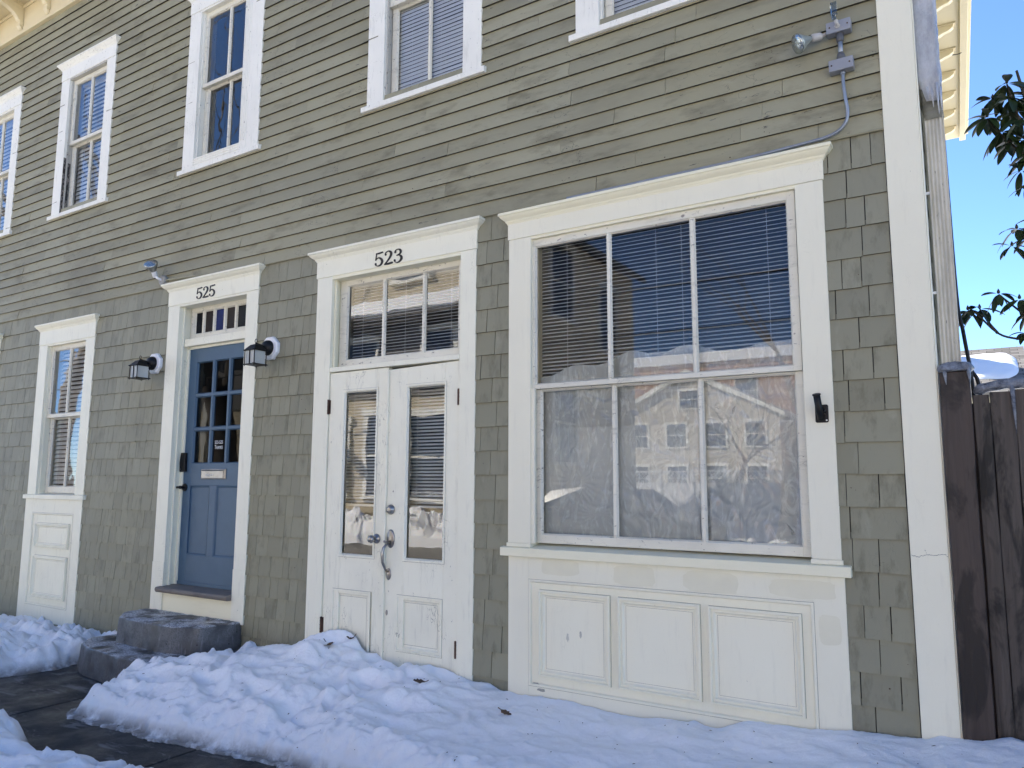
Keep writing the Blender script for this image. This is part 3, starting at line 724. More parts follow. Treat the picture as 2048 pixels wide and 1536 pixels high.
mb=MB(); mb.box(-5.999,-5.110,.062,.17,2.676,2.742); mb.box(-5.999,-5.11,.104,.118,2.655,2.6755); mb.build('transom_bar',WHITE,s5,.002)
tm=[-5.835+.0,-5.688,-5.541,-5.394]
mb=sash(-6.0,-5.125,2.743,3.03,.115,.045,.035,.050,tm); mb.build('transom_frame',SASH,s5,.001)
ed=[-5.957]+[v for m_ in tm for v in (m_-.009,m_+.009)]+[-5.168]
for i in range(5):
    mb=MB(); mb.add([(ed[2*i],.133,2.79),(ed[2*i+1],.133,2.79),(ed[2*i+1],.133,2.997),(ed[2*i],.133,2.997)],[(0,1,2,3)]); o=mb.build('stained_glass',STAIN[i],s5)
    if i==2: tag(o,'cobalt blue middle pane of the transom')
number('525',-5.777,3.066,.088,.098,.087,-.009,s5,'black slanted number 525 over the blue door')
# door leaf
D0,D1,DB,DT,DY=-6.004,-5.112,.605,2.672,.118
G0,G1,GB,GT=-5.886,-5.232,1.642,2.535
mb=MB(); mb.box(D0,G0,DY,DY+.04,DB,DT); mb.box(G1,D1,DY,DY+.04,DB,DT); mb.box(G0,G1,DY+.0005,DY+.04,GT,DT); mb.box(G0,G1,DY+.0005,DY+.04,1.452,GB); mb.box(G0,G1,DY+.0005,DY+.04,DB,.862)
mb.box(-5.622,-5.538,DY+.0007,DY+.04,.862,1.452); mb.box(G0,-5.622,DY+.014,DY+.03,.862,1.452); mb.box(-5.538,G1,DY+.014,DY+.03,.862,1.452)
for a,b_ in ((G0,-5.622),(-5.538,G1)): mb.ring(a-.04 if a<-5.8 else a,b_+.0,.862,1.452,[(.0,DY-.0012),(.006,DY-.003),(.016,DY+.006),(.022,DY+.0138)] if False else [(.0,DY+.0003),(.010,DY+.004),(.016,DY+.0139)])
for m_ in (-5.655,-5.437): mb.box(m_-.013,m_+.013,DY+.002,DY+.04,GB,GT)
xs3=[G0,-5.668,-5.642,-5.450,-5.424,G1]
for i in range(0,6,2):
    for zc in (1.940,2.238): mb.box(xs3[i],xs3[i+1],DY+.0025,DY+.04,zc-.013,zc+.013)
    for a,b_ in ((GB,1.927),(1.953,2.225),(2.251,GT)): mb.ring(xs3[i],xs3[i+1],a,b_,[(0,DY+.004),(.008,DY+.02)])
mb.box(D0+.01,D1-.01,DY-.008,DY,.612,.64)
dr=mb.build('blue_door',BLUE,H,.0018); tag(dr,'slate blue door with nine small panes and two lower panels')
pane(G0,G1,GB,GT,DY+.022,GLASSD,dr)
TXTM=m_plain('white_vinyl_lettering',(.75,.76,.76),.5,var=.02)
text_mesh('523-525',.036,(-5.608,DY+.019,1.806),(R(90),0,0),TXTM,dr,'door_lettering','small white lettering 523-525',scale=(.92,1.15,1),spacing=1.)
text_mesh('T',.046,(-5.606,DY+.019,1.762),(R(90),0,0),TXTM,dr,'door_lettering','white capital T',scale=(.7,1.1,1))
text_mesh('HAMES',.033,(-5.586,DY+.019,1.762),(R(90),0,0),TXTM,dr,'door_lettering','small white lettering HAMES after the T',scale=(.86,1.15,1))
mb=MB(); mb.ring(-5.738,-5.410,1.506,1.592,[(0,DY+.001),(.0,DY-.006),(.010,DY-.009),(.014,DY-.004)]); mb.box(-5.722,-5.440,DY-.010,DY-.002,1.515,1.576); mb.box(-5.435,-5.425,DY-.008,DY-.002,1.515,1.58)
ls=mb.build('letter_slot',NICKEL,dr,.0008)
text_mesh('Letters',.030,(-5.672,DY-.0108,1.534),(R(90),0,0),m_plain('engraved_pale_letters',(.6,.6,.6),.4),ls,'engraved_lettering',scale=(1.15,1,1),shear=.2)
mb=MB(); mb.prism([(-6.020,1.65),(-6.005,1.735),(-5.945,1.735),(-5.940,1.572),(-6.010,1.568)],'y',DY-.028,DY); o=mb.build('keypad_lock',BLACK,dr,.004)
mb=MB(); mb.lathe([(.006,0),(.007,.004),(.0,.006)],(-6.0,DY-.028,1.592),(0,-1,0),12); mb.build('key_cylinder',NICKEL,o)
mb=MB(); mb.lathe([(.034,0),(.034,.006),(.03,.012),(.012,.014),(.012,.04),(.016,.05)],(-5.955,DY,1.435),(0,-1,0),20); mb.tube([(-5.955,DY-.045,1.435),(-5.99,DY-.05,1.436),(-6.04,DY-.048,1.430)],[.011,.010,.008],10)
mb.build('door_lever',BLACK,dr,.001,smooth=False)
mb=MB()
pts=[(-.055,.574),(-.055,.590),(-.045,.600),(.118,.612),(.118,.555),(-.045,.558)]
mb.prism(pts,'x',-6.045,-5.109); mb.build('threshold',SILLW,s5,.004,seg=2)
mb=MB(); mb.box(-6.014,-5.111,.006,.03,.38,.557); mb.build('riser_board',CREAM,s5)
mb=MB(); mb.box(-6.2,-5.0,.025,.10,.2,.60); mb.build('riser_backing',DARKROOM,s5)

# ---------------- white double door 523
mb=MB(); mb.box(-4.283,-4.125,0,.03,.05,3.037); mb.box(-2.925,-2.797,0,.03,.05,3.037); mb.box(-4.292,-2.790,-.004,.03,3.038,3.168)
s3=mb.build('door_surround',WHITE,H,.002); tag(s3,'white surround of the double door')
mb=MB(); mb.crown(-4.292,-2.790,crown_prof(3.168,3.240,.055)); mb.build('crown_moulding',WHITE,s3,.0012)
mb=MB(); mb.box(-4.16,-4.126,.0305,.16,.05,3.037); mb.box(-2.924,-2.89,.0305,.16,.05,3.037); mb.box(-4.125,-2.925,.002,.16,3.012,3.06); mb.box(-4.1245,-4.105,.030,.045,2.33,3.012)
mb.build('jamb',CREAM,s3,.001)
mb=MB(); mb.box(-4.118,-2.926,-.003,.16,2.300,2.334); mb.build('transom_bar',WHITE,s3,.0025)
mb=sash(-4.118,-2.93,2.335,3.012,.085,.070,.040,.062,[-3.683,-3.308]); mb.build('transom_frame',SASH,s3,.001)
pane(-4.05,-2.99,2.39,2.98,.105,GLASSW,s3)
number('523',-3.698,3.043,.090,.101,.0905,-.009,s3,'black upright number 523 over the double door')
def leaf(x0,x1,zb,ztl,ztr,gl,pn,label,y=.012):
    mb=MB(); g0,g1,gb,gt=gl; p0,p1,q0,q1=pn; a,b_=min(g0,p0),max(g1,p1)
    t=.045
    def ztop(x): return ztl+(ztr-ztl)*(x-x0)/(x1-x0)
    mb.prism([(x0,zb),(g0,zb),(g0,ztop(g0)),(x0,ztl)],'y',y,y+t); mb.prism([(g1,zb),(x1,zb),(x1,ztr),(g1,ztop(g1))],'y',y,y+t)
    mb.prism([(g0,gt),(g1,gt),(g1,ztop(g1)),(g0,ztop(g0))],'y',y+.0005,y+t)
    mb.box(g0,g1,y+.0005,y+t,q1,gb); mb.box(g0,g1,y+.0005,y+t,zb,q0)
    mb.box(g0,g1,y+.016,y+t-.002,q0,q1)
    o=mb.build('door_leaf',DOORW,H,.0015); tag(o,label)
    mm=MB(); mm.ring(g0,g1,gb,gt,[(-.014,y-.0005),(-.012,y-.006),(.0,y-.005),(.010,y+.012)]); mm.build('glazing_bead',DOORW,o)
    mm=MB(); panel_mould(mm,p0,p1,q0,q1,y+.0155,.048,.020); mm.build('panel_moulding',DOORW,o); joint(p0,p1,q0,q1,y,o,.0022); joint(p0+.0475,p1-.0475,q0+.0475,q1-.0475,y+.0155,o,.0016); joint(g0-.014,g1+.014,gb-.014,gt+.014,y,o,.0014)
    pane(g0,g1,gb,gt,y+.020,GLASSW,o); return o
lL=leaf(-4.121,-3.552,.12,2.292,2.296,(-3.970,-3.655,.974,2.146),(-4.026,-3.665,.30,.735),'left door leaf with a plain round knob')
lR=leaf(-3.549,-2.930,.12,2.276,2.294,(-3.373,-3.048,.974,2.148),(-3.428,-3.046,.372,.737),'right door leaf with a deadbolt and curved pull handle')
mb=MB(); mb.box(-3.572,-3.552,.002,.0118,.13,2.27); mb.box(-3.5515,-3.536,-.004,.0115,.13,2.268); mb.build('astragal',DOORW,lR,.003)
def knob(x,z,parent,y=.012):
    mb=MB(); mb.lathe([(.0,0),(.033,.0),(.034,.004),(.029,.010),(.014,.014),(.012,.035),(.021,.042),(.027,.052),(.027,.062),(.021,.071),(.010,.075),(.0,.0755)],(x,y,z),(0,-1,0),24); return mb.build('door_knob',NICKEL,parent,smooth=True)
knob(-3.622,1.10,lL)
mb=MB(); mb.lathe([(0,0),(.034,0),(.035,.005),(.031,.012),(.024,.016),(.022,.026),(.015,.028),(.0,.0285)],(-3.497,.012,1.302),(0,-1,0),24); mb.build('deadbolt',NICKEL,lR,smooth=True)
mb=MB()
def oval(mb,x,z,rx,rz,y,t):
    P=[(x+rx*math.cos(i*math.pi/12),z+rz*math.sin(i*math.pi/12)) for i in range(24)]
    Q=[(x+rx*.82*math.cos(i*math.pi/12),z+rz*.88*math.sin(i*math.pi/12)) for i in range(24)]
    vs=[(p[0],y,p[1]) for p in P]+[(p[0],y-t*.6,p[1]) for p in P]+[(p[0],y-t,p[1]) for p in Q]
    mb.add(vs,[(i,(i+1)%24,24+(i+1)%24,24+i) for i in range(24)]+[(24+i,24+(i+1)%24,48+(i+1)%24,48+i) for i in range(24)]+[tuple(range(48,72))])
oval(mb,-3.493,1.105,.034,.062,.012,.010); oval(mb,-3.506,.868,.021,.040,.012,.007)
mb.tube([(-3.495,.0,1.072),(-3.498,-.025,1.068),(-3.508,-.046,1.045),(-3.513,-.052,1.0),(-3.512,-.046,.95),(-3.508,-.024,.905),(-3.506,-.004,.885)],[.009,.009,.010,.0115,.010,.008,.008],10)
mb.tube([(-3.495,.004,1.088),(-3.496,-.030,1.086),(-3.506,-.048,1.090)],[.006,.005,.008],8)
mb.build('pull_handle',NICKEL,lR,smooth=True)
mb=MB(); oval(mb,-3.515,.612,.009,.018,.012,.004); mb.build('keyhole_plate',NICKEL,lR)
for x,z0,z1,par in ((-4.124,1.985,2.095,lL),(-4.124,.42,.53,lL),(-2.928,1.995,2.104,lR),(-2.928,.385,.492,lR)):
    mb=MB(); mb.tube([(x,.002,z0),(x,.002,z1)],.008,8); mb.box(x-.016,x+.016,.0085,.0125,z0+.004,z1-.004)
    for k in range(1,4): mb.tube([(x,.002,z0+(z1-z0)*k/4-.0015),(x,.002,z0+(z1-z0)*k/4+.0015)],.0095,8)
    mb.build('hinge',RUST,par)
blind(-4.04,-3.0,2.36,2.96,.16,.0235,.025,20,'fine slat blind behind the transom over the double door',rail=False,cords=(.1,.5,.9))
blind(-4.10,-3.58,1.33,2.16,.13,.0235,.025,35,'fine slat blind behind the glass of the left door leaf',cords=(.25,.75),rail=True)
blind(-3.50,-2.96,1.33,2.16,.13,.0235,.025,35,'fine slat blind behind the glass of the right door leaf',cords=(.25,.75),rail=True)

# ------------------------------------------------------------------ fixtures on the wall
def lantern(x,z,label,yaw):
    r=tag(empty('wall_lantern',(x,0,z)),label,'wall lantern','black lanterns beside the blue door')
    mb=MB(); P=lambda rad:[(rad*math.cos(math.pi/8+i*math.pi/4),rad*math.sin(math.pi/8+i*math.pi/4)) for i in range(8)]
    a,b=P(.098),P(.090)
    mb.add([(p[0],.008,p[1]) for p in a]+[(p[0],-.018,p[1]) for p in a]+[(p[0],-.028,p[1]) for p in b],
      [(i,(i+1)%8,8+(i+1)%8,8+i) for i in range(8)]+[(8+i,8+(i+1)%8,16+(i+1)%8,16+i) for i in range(8)]+[tuple(range(16,24))])
    mb.build('mounting_plate',WPLAS,r)
    mb=MB(); mb.lathe([(.060,0),(.062,.006),(.060,.020),(.048,.040),(.022,.052),(.0,.053)],(0,-.028,0),(0,-1,0),28); mb.build('canopy',BLACK,r,smooth=True)
    mb=MB(); mb.tube([(0,-.07,0),(0,-.105,.004),(0,-.15,.012)],.014,10); mb.build('arm',BLACK,r)
    cy=-.150
    h=.056; zt,zb=-.040,-.150
    mb=MB()
    for dx in (-1,1):
        for dy in (-1,1): mb.tube([(dx*h,cy+dy*h,zb-.012),(dx*h,cy+dy*h,zt+.008)],.0042,6)
    for zz in (zt,zb):
        for dy in (-1,1): mb.box(-h-.014,h+.014,cy+dy*h-.004,cy+dy*h+.004,zz-.004,zz+.004)
        for dx in (-1,1): mb.box(dx*h-.004,dx*h+.004,cy-h-.014,cy+h+.014,zz-.0035,zz+.0045)
    for dx in (-1,1): mb.box(dx*.0-.0025,dx*.0+.0025,cy-h-.003,cy-h+.003,zb,zt)
    mb.box(-h,h,cy-h,cy+h,zb-.003,zb-.0)
    mb.build('cage',BLACK,r)
    mb=MB(); mb.add([(-h-.006,cy-h-.006,zt+.004),(h+.006,cy-h-.006,zt+.004),(h+.006,cy+h+.006,zt+.004),(-h-.006,cy+h+.006,zt+.004),(-.030,cy-.030,zt+.044),(.030,cy-.030,zt+.044),(.030,cy+.030,zt+.044),(-.030,cy+.030,zt+.044),(-.012,cy-.012,zt+.052),(.012,cy-.012,zt+.052),(.012,cy+.012,zt+.052),(-.012,cy+.012,zt+.052)],
      [(0,1,5,4),(1,2,6,5),(2,3,7,6),(3,0,4,7),(4,5,9,8),(5,6,10,9),(6,7,11,10),(7,4,8,11),(8,9,10,11),(3,2,1,0)])
    mb.lathe([(.010,0),(.006,.008),(.004,.014)],(0,cy,zt+.052),(0,0,1),10)
    mb.build('lantern_roof',BLACK,r,.001)
    mb=MB(); mb.tube([(.013*math.cos(i*math.pi/8),cy,zt+.078+.015*math.sin(i*math.pi/8)) for i in range(17)],.0026,6); mb.build('hanging_ring',BLACK,r)
    mb=MB(); g=h-.005; mb.box(-g,g,cy-g,cy+g,zb+.001,zt-.001); mb.build('frosted_glass',FROST,r)
    return r
lantern(-6.318,2.540,'black lantern on a white octagon plate left of the blue door',0)
lantern(-4.778,2.540,'black lantern on a white octagon plate right of the blue door',0)

# flood lamp over the blue door
r=tag(empty('flood_lamp',(-6.273,0,3.305)),'silver reflector bulb above the left end of the blue door crown','flood lamp')
def L(p): return (p[0]+6.273,p[1],p[2]-3.305)
mb=MB(); mb.lathe([(.048,0),(.048,.030),(.040,.040),(.0,.041)],(0,.012,0),(0,-1,0),24); mb.build('round_box',m_plain('greige_fixture_paint',(.33,.32,.29),.5),r)
mb=MB(); mb.tube([(0,-.02,.0),(-.02,-.05,.015),(-.045,-.06,.035)],.012,8); mb.lathe([(.020,0),(.024,.01),(.024,.055),(.018,.07)],(-.062,-.045,.035),(.45,-.62,.64),16); mb.build('lampholder',WPLAS,r,smooth=True)
ax=Vector((.42,-.66,.62)).normalized(); o0=Vector((-.052,-.065,.062))
mb=MB(); mb.lathe([(.018,0),(.022,.02),(.036,.050),(.055,.085),(.060,.100),(.061,.108)],o0,ax,28); mb.build('bulb',ALUM,r,smooth=True)
mb=MB(); mb.lathe([(.060,.1075),(.056,.113),(.035,.118),(.0,.120)],o0,ax,28); mb.build('lens',LENS,r,smooth=True)
mb=MB(); mb.tube([(.03,-.006,-.002),(.3,-.006,-.014),(.7,-.004,-.035),(1.2,-.004,-.042)],.009,8); mb.build('conduit',CLAP,r)

# flood lamp, boxes and conduit at the upper right
r=tag(empty('flood_lamp',(-.507,0,3.62)),'grey junction boxes with a clear flood bulb and bent conduit over the big window','flood lamp')
OX=-.507; OZ=3.62
mb=MB(); mb.box(-.057,.060,-.052,.0,3.798-OZ,3.860-OZ); b1=mb.build('junction_box',GREYM,r,.003,seg=2)
mb=MB(); mb.box(-.054,.062,-.050,.0,3.590-OZ,3.652-OZ); b2=mb.build('junction_box',GREYM,r,.003,seg=2)
mb=MB()
for x,z in ((-.04,3.829-OZ),(.045,3.829-OZ)): mb.lathe([(.004,0),(.004,.003),(0,.0032)],(x,-.052,z),(0,-1,0),8)
mb.build('screw',RUST,b1)
mb=MB()
for x,z in ((-.04,3.621-OZ),(.045,3.621-OZ)): mb.lathe([(.004,0),(.004,.003),(0,.0032)],(x,-.050,z),(0,-1,0),8)
mb.build('screw',RUST,b2)
mb=MB(); mb.tube([(.004,-.026,3.652-OZ),(.004,-.026,3.800-OZ)],.012,14); mb.build('pipe_nipple',GALV,r,smooth=True)
mb=MB(); mb.lathe([(.021,0),(.021,.02),(.014,.042)],(.004,-.026,3.650-OZ),(0,0,1),16); mb.build('pipe_fitting',DKGREY,r,smooth=True); mb=MB(); mb.lathe([(.014,.0),(.019,.008),(.019,.048)],(.004,-.026,3.750-OZ),(0,0,1),16); mb.build('pipe_fitting',DKGREY,r,smooth=True)
cp=[(.008,-.022,3.592),(.008,-.021,3.52),(.014,-.020,3.44),(.020,-.018,3.385),(.015,-.016,3.335),(-.006,-.015,3.300),(-.04,-.015,3.275),(-.09,-.015,3.262),(-.16,-.015,3.256),(-.5,-.013,3.244),(-1.0,-.010,3.243),(-1.6,-.008,3.243)]
def smooth_path(P,n=6):
    Q=catmull([tuple(p) for p in P],n); return Q
mb=MB(); mb.tube([(x,y,z-OZ) for x,y,z in smooth_path(cp)],.0085,12); mb.lathe([(.013,0),(.013,.016),(.010,.020)],(.008,-.022,3.592-OZ),(0,0,-1),14); mb.build('conduit',GALV,r,smooth=True)
mb=MB(); mb.tube([(-.058,-.03,3.815-OZ),(-.085,-.035,3.806-OZ)],.009,10); mb.lathe([(.017,0),(.020,.006),(.021,.045),(.017,.055)],(-.083,-.035,3.807-OZ),(-.80,-.48,-.22),18); mb.build('lampholder',SOCK,r,smooth=True)
mb=MB(); ax=Vector((-.76,-.50,-.40)).normalized(); o0=Vector((-.126,-.062,3.796-OZ))
mb.lathe([(.014,0),(.017,.015),(.030,.040),(.048,.070),(.052,.082)],o0,ax,26); mb.build('bulb',BULB,r,smooth=True)
mb=MB(); mb.lathe([(.052,.0815),(.049,.088),(.030,.094),(.0,.096)],o0,ax,26); mb.build('lens',LENS,r,smooth=True)
mb=MB(); mb.tube([(-.002,-.052,3.828-OZ),(-.002,-.066,3.834-OZ),(-.006,-.070,3.852-OZ)],.0095,10); mb.lathe([(.014,0),(.014,.006)],(-.002,-.052,3.828-OZ),(0,-1,0),6); mb.build('swivel_joint',SOCK,r)
mb=MB(); mb.box(-.032,-.0,-.06,-.028,3.900-OZ,3.965-OZ); mb.box(-.026,-.006,-.062,-.045,3.868-OZ,3.8995-OZ)
mb.build('clear_socket_cover',m_glass('clear_plastic_cover',tint=(.72,.74,.72),gain=1.5),r,.004)

# flag pole holder
r=tag(empty('flag_holder',(-.684,0,1.838)),'black iron flag pole holder screwed to the right casing of the big window','flag holder')
mb=MB(); P=[]
for cx,cz,a0 in ((.022,.036,0),(-.022,.036,90),(-.022,-.036,180),(.022,-.036,270)):
    for k in range(5): a=R(a0+k*22.5); P.append((cx+.009*math.cos(a),cz+.009*math.sin(a)))
mb.prism(P,'y',-.0065,-.0005); mb.build('plate',BLACK,r,.001)
mb=MB(); mb.tube([(-.004,-.012,-.030),(-.006,-.030,.012),(-.010,-.062,.085)],[.016,.017,.0165],18); mb.lathe([(.0165,0),(.020,.003),(.020,.008),(.016,.009)],(-.010,-.062,.085),(-.05,-.38,.92),18)
mb.lathe([(.0145,0),(.0145,-.03)],(-.0104,-.0655,.0935),(-.05,-.38,.92),14); mb.build('pole_tube',BLACK,r,smooth=True)
mb=MB(); mb.add([(.012,-.010,.012),(.021,-.024,.018),(.021,-.024,.009),(.012,-.010,.006)],[(0,1,2,3),(3,2,1,0)]); mb.add([(.012,-.010,-.003),(.022,-.024,-.010),(.022,-.024,-.001),(.012,-.010,.003)],[(0,1,2,3),(3,2,1,0)]); mb.lathe([(.004,0),(.004,.004),(0,.005)],(.022,-.0065,-.034),(0,-1,0),10)
mb.build('wing_screw',m_plain('bright_steel',(.7,.7,.7),.3,1),r)

# downspout with ice
r=tag(empty('downspout',(-.114,.115,0)),'stained fluted downspout behind the corner board, iced over at the top','downspout')
def flute(x0,x1,y0,y1,z0,z1,mb,n=5):
    P=[]; N=40
    for i in range(N+1):
        t=i/N; P.append((x0+(x1-x0)*t, y0+.004*(.5-.5*math.cos(t*2*math.pi*n))))
    P+=[(x1,y1),(x0,y1)]; mb.prism(P,'z',z0,z1)
mb=MB(); flute(-.040,.040,-.035,.040,.2,3.30,mb); mb.build('pipe',PIPEW,r)
mb=MB(); vs=[];fs=[]
prof=[(3.275,.041,.000,0),(3.30,.044,-.002,0),(3.315,.040,-.006,0),(3.335,.046,-.008,0),(3.35,.041,-.012,0),(3.365,.047,-.014,0),(3.385,.043,-.018,0),(3.41,.048,-.020,0),(3.47,.048,-.022,0)]
for i,(z,hw,cy,_) in enumerate(prof):
    for k in range(24):
        a=2*math.pi*k/24; ex=abs(math.cos(a))**.4*math.copysign(1,math.cos(a)); ey=abs(math.sin(a))**.4*math.copysign(1,math.sin(a))
        w=1+.05*nz(k*1.3,i*2.1); vs.append((ex*hw*w-.006*i/8,cy+ey*hw*w,z))
fs=[(i*24+k,i*24+(k+1)%24,(i+1)*24+(k+1)%24,(i+1)*24+k) for i in range(len(prof)-1) for k in range(24)]
mb.add(vs,fs); mb.build('elbow',MOSS,r)
mb=MB(); vs=[]; nzs=150
for i in range(nzs+1):
    z=3.36+3.7*i/nzs
    grow=min(1,(z-3.36)/.12); hw=.036+.018*grow
    for k in range(28):
        a=2*math.pi*k/28; ex=abs(math.cos(a))**.5*math.copysign(1,math.cos(a)); ey=abs(math.sin(a))**.5*math.copysign(1,math.sin(a))
        w=1+.10*nz(k*.5 if k<14 else (28-k)*.5,z*9,1.)+.05*nz(k*1.1 if k<14 else (28-k)*1.1,z*30,4.)
        cx=-.010-.0*z+(.012*(1-grow)); vs.append((cx+ex*hw*w,-.030+ey*hw*.95*w,z+(.03*nz(k*.9,0,2) if i==0 else 0)))
fs=[(i*28+k,i*28+(k+1)%28,(i+1)*28+(k+1)%28,(i+1)*28+k) for i in range(nzs) for k in range(28)]+[tuple(range(27,-1,-1))]
mb.add(vs,fs)
for x,y,z,l in ((.0,-.068,3.42,.10),(.022,-.072,3.44,.16),(-.02,-.07,3.43,.06),(.035,-.06,3.42,.12)): mb.tube([(x,y,z),(x+.002,y-.002,z-l*.5),(x+.004,y,z-l)],[.008,.005,.001],7)
mb.build('ice_sheath',ICE,r,smooth=True)
mb=MB()
for z in (2.40,1.9,2.9): mb.box(-.062,-.0405,-.03,-.02,z,z+.012)
mb.build('strap',WPLAS,r)

# thin stray wire under the side eave, black cables by the post
for nm,P,rad,lab in (('cable',[(-.38,6.9,7.10),(-.20,6.9,7.09),(-.02,6.9,7.055),(.055,6.9,7.06),(.10,6.9,7.12),(.11,6.9,7.22),(.09,6.9,7.27)],.006,'thin stray wire curling round the edge of the side eave'),
    ('cable',[(-.085,.35,3.3),(-.078,.34,2.45),(-.062,.33,2.26),(-.040,.32,2.06),(-.012,.32,1.98),(.01,.33,1.7)],.009,'black cable running down behind the downspout and over the fence'),
    ('cable',[(-.060,.30,2.25),(-.046,.30,2.10),(-.038,.30,2.0),(-.034,.30,1.85)],.008,'short black cable hanging beside the fence post')):
    mb=MB(); mb.tube(smooth_path(P,6),rad,8); tag(mb.build(nm,BLACK,None,smooth=True),lab,'cable')

# ------------------------------------------------------------------ fence
r=tag(empty('wood_fence',(-.17,.02,0)),'dark wet upright board fence with icy tops at the right edge','fence')
FX,FY=-.17,.02
def board(x0,x1,y0,y1,z0,z1,seed,mb):
    n=26; vs=[]
    for i in range(n+1):
        z=z0+(z1-z0)*i/n; a=nz(z*1.6,seed,1)*.004; b=nz(z*1.9,seed,7)*.005; c=nz(z*2,seed,3)*.002
        vs+=[(x0+a-FX,y0+c-FY,z),((x0+x1)/2-FX,y0+c-.002-FY,z),(x1+b-FX,y0+c-FY,z),(x1+b-FX,y1-FY,z),(x0+a-FX,y1-FY,z)]
    fs=[(i*5+k,i*5+(k+1)%5,(i+1)*5+(k+1)%5,(i+1)*5+k) for i in range(n) for k in range(5)]+[tuple(n*5+k for k in range(5))]
    mb.add(vs,fs)
mb=MB(); board(-.166,-.046,-.012,.045,-.1,2.005,5,mb); mb.build('fence_post',FENCEP,r,.003)
x=-.038; rg=random.Random(5); tops=[(-.166,-.046,2.005,-.012)]
i=0
while x<2.6:
    w=(.062,.088,.105,.10)[i] if i<4 else rg.uniform(.085,.12); zt=(1.895,1.905,1.912,1.93)[i] if i<4 else 1.93+rg.uniform(-.02,.03)
    y0=.010+rg.uniform(0,.008); mb=MB(); board(x,x+w+.002,y0,y0+.024,-.1,zt,10+i,mb); mb.build('fence_board',FENCEW,r,.002); tops.append((x,x+w,zt,y0)); x+=w+.0035; i+=1
mb=MB(); mb.box(-.165-FX,2.6-FX,.0461-FY,.060-FY,-.1,1.86); mb.build('added_gap_backing',FENCEP,r)  # added sheet behind the boards, stops light showing through the gaps
mb=MB(); mb.box(-.05-FX,2.6-FX,.0605-FY,.085-FY,1.5,1.58); mb.box(-.05-FX,2.6-FX,.0605-FY,.085-FY,.5,.58); mb.build('fence_rail',FENCEW,r)
def icecap(x0,x1,zf,y0,y1,h,seed):
    mb=MB(); nx=max(12,int((x1-x0)/.012)); vs=[]; S=14
    for i in range(nx+1):
        t=i/nx; x=x0+(x1-x0)*t; e=min(1,min(t,1-t)*(x1-x0)/.03); e=math.sqrt(max(.02,e*(2-e)))
        for k in range(S):
            a=2*math.pi*k/S; w=1+.42*nz(x*11,math.cos(a)*1.5,seed+math.sin(a)*1.5)+.15*nz(x*40,math.cos(a)*3,seed)
            vs.append((x-FX,(y0+y1)/2-FY+math.cos(a)*(y1-y0)/2*w*e,zf(x)+.0+math.sin(a)*h*w*e*(1 if math.sin(a)>0 else .5)))
    fs=[(i*S+k,i*S+(k+1)%S,(i+1)*S+(k+1)%S,(i+1)*S+k) for i in range(nx) for k in range(S)]
    mb.add(vs,fs)
    for q in range(int((x1-x0)/.09)+1):
        x=x0+.03+rg.uniform(0,max(.01,x1-x0-.05)); l=rg.uniform(.04,.22); mb.tube([(x-FX,y0+.012-FY,zf(x)),(x-FX+.002,y0+.006-FY,zf(x)-l*.5),(x-FX+.004,y0+.008-FY,zf(x)-l)],[.011,.007,.001],7)
    return mb
icecap(-.176,-.022,lambda x:2.018,-.028,.065,.030,1).build('ice_cap',GREYICE,r,smooth=True)
icecap(-.036,2.5,lambda x:1.912+.022*min(1,max(0,(x+.03)/.12))+.01*nz(x*3,1,1),.0,.055,.030,5).build('ice_cap',GREYICE,r,smooth=True)

# ------------------------------------------------------------------ concrete steps
r=tag(empty('concrete_steps',(-5.6,0,0)),'two rounded blue grey concrete steps below the blue door, dusted with salt','steps')
def block(poly,z0,z1,rad,seed,n=10):
    """rounded block from a footprint polygon, sampled round and shrunk toward the top"""
    P=[Vector(p) for p in poly]; dense=[]
    for i in range(len(P)):
        a,b=P[i],P[(i+1)%len(P)]; k=max(2,int((b-a).length/.025))
        for j in range(k): dense.append(a+(b-a)*j/k)
    for _ in range(1): dense=[(dense[i-1]+dense[i]*2+dense[(i+1)%len(dense)])/4 for i in range(len(dense))]
    c=sum(dense,Vector((0,0)))/len(dense); m=len(dense); vs=[]; rings=[]
    lv=[(0,z0+(z1-rad-z0)*i/8) for i in range(9)]+[(rad*(1-math.cos(i*math.pi/12)),z1-rad+rad*math.sin(i*math.pi/12)) for i in range(1,7)]
    for d,z in lv: rings.append((d,z,1))
    for s in (.85,.7,.55,.4,.25,.1): rings.append((rad,z1+.003*(1-s),s))
    for d,z,s in rings:
        for i,p in enumerate(dense):
            t=dense[(i+1)%m]-dense[i-1]; nn=Vector((-t.y,t.x)).normalized()
            if nn.dot(c-p)<0: nn=-nn
            q=p+nn*(d-.03*(1-(z-z0)/(z1-z0))*.6); q=c+(q-c)*s
            w=nz(q.x*7,q.y*7,z*7+seed)*.008+nz(q.x*30,q.y*30,z*30+seed)*.004+.006*max(0,nz(q.x*14,q.y*14,z*14+seed+9)-.15)
            if s==1: q=q-nn*w
            vs.append((q.x+5.6,q.y,z+(w*.7 if d>rad*.5 else 0)))
    nr=len(rings); fs=[(a*m+i,a*m+(i+1)%m,(a+1)*m+(i+1)%m,(a+1)*m+i) for a in range(nr-1) for i in range(m)]+[tuple((nr-1)*m+i for i in range(m))]
    mb=MB(); mb.add(vs,fs); return mb
block([(-6.20,.02),(-6.20,-.22),(-6.02,-.365),(-5.75,-.40),(-5.28,-.40),(-5.06,-.30),(-4.99,-.05),(-4.99,.02)],.16,.404,.015,2).build('upper_step',CONC,r,smooth=True)
block([(-6.33,.0),(-6.36,-.38),(-6.22,-.55),(-5.98,-.615),(-5.5,-.66),(-5.05,-.66),(-4.93,-.45),(-4.93,.0)],-.02,.208,.014,7).build('lower_step',CONC,r,smooth=True)

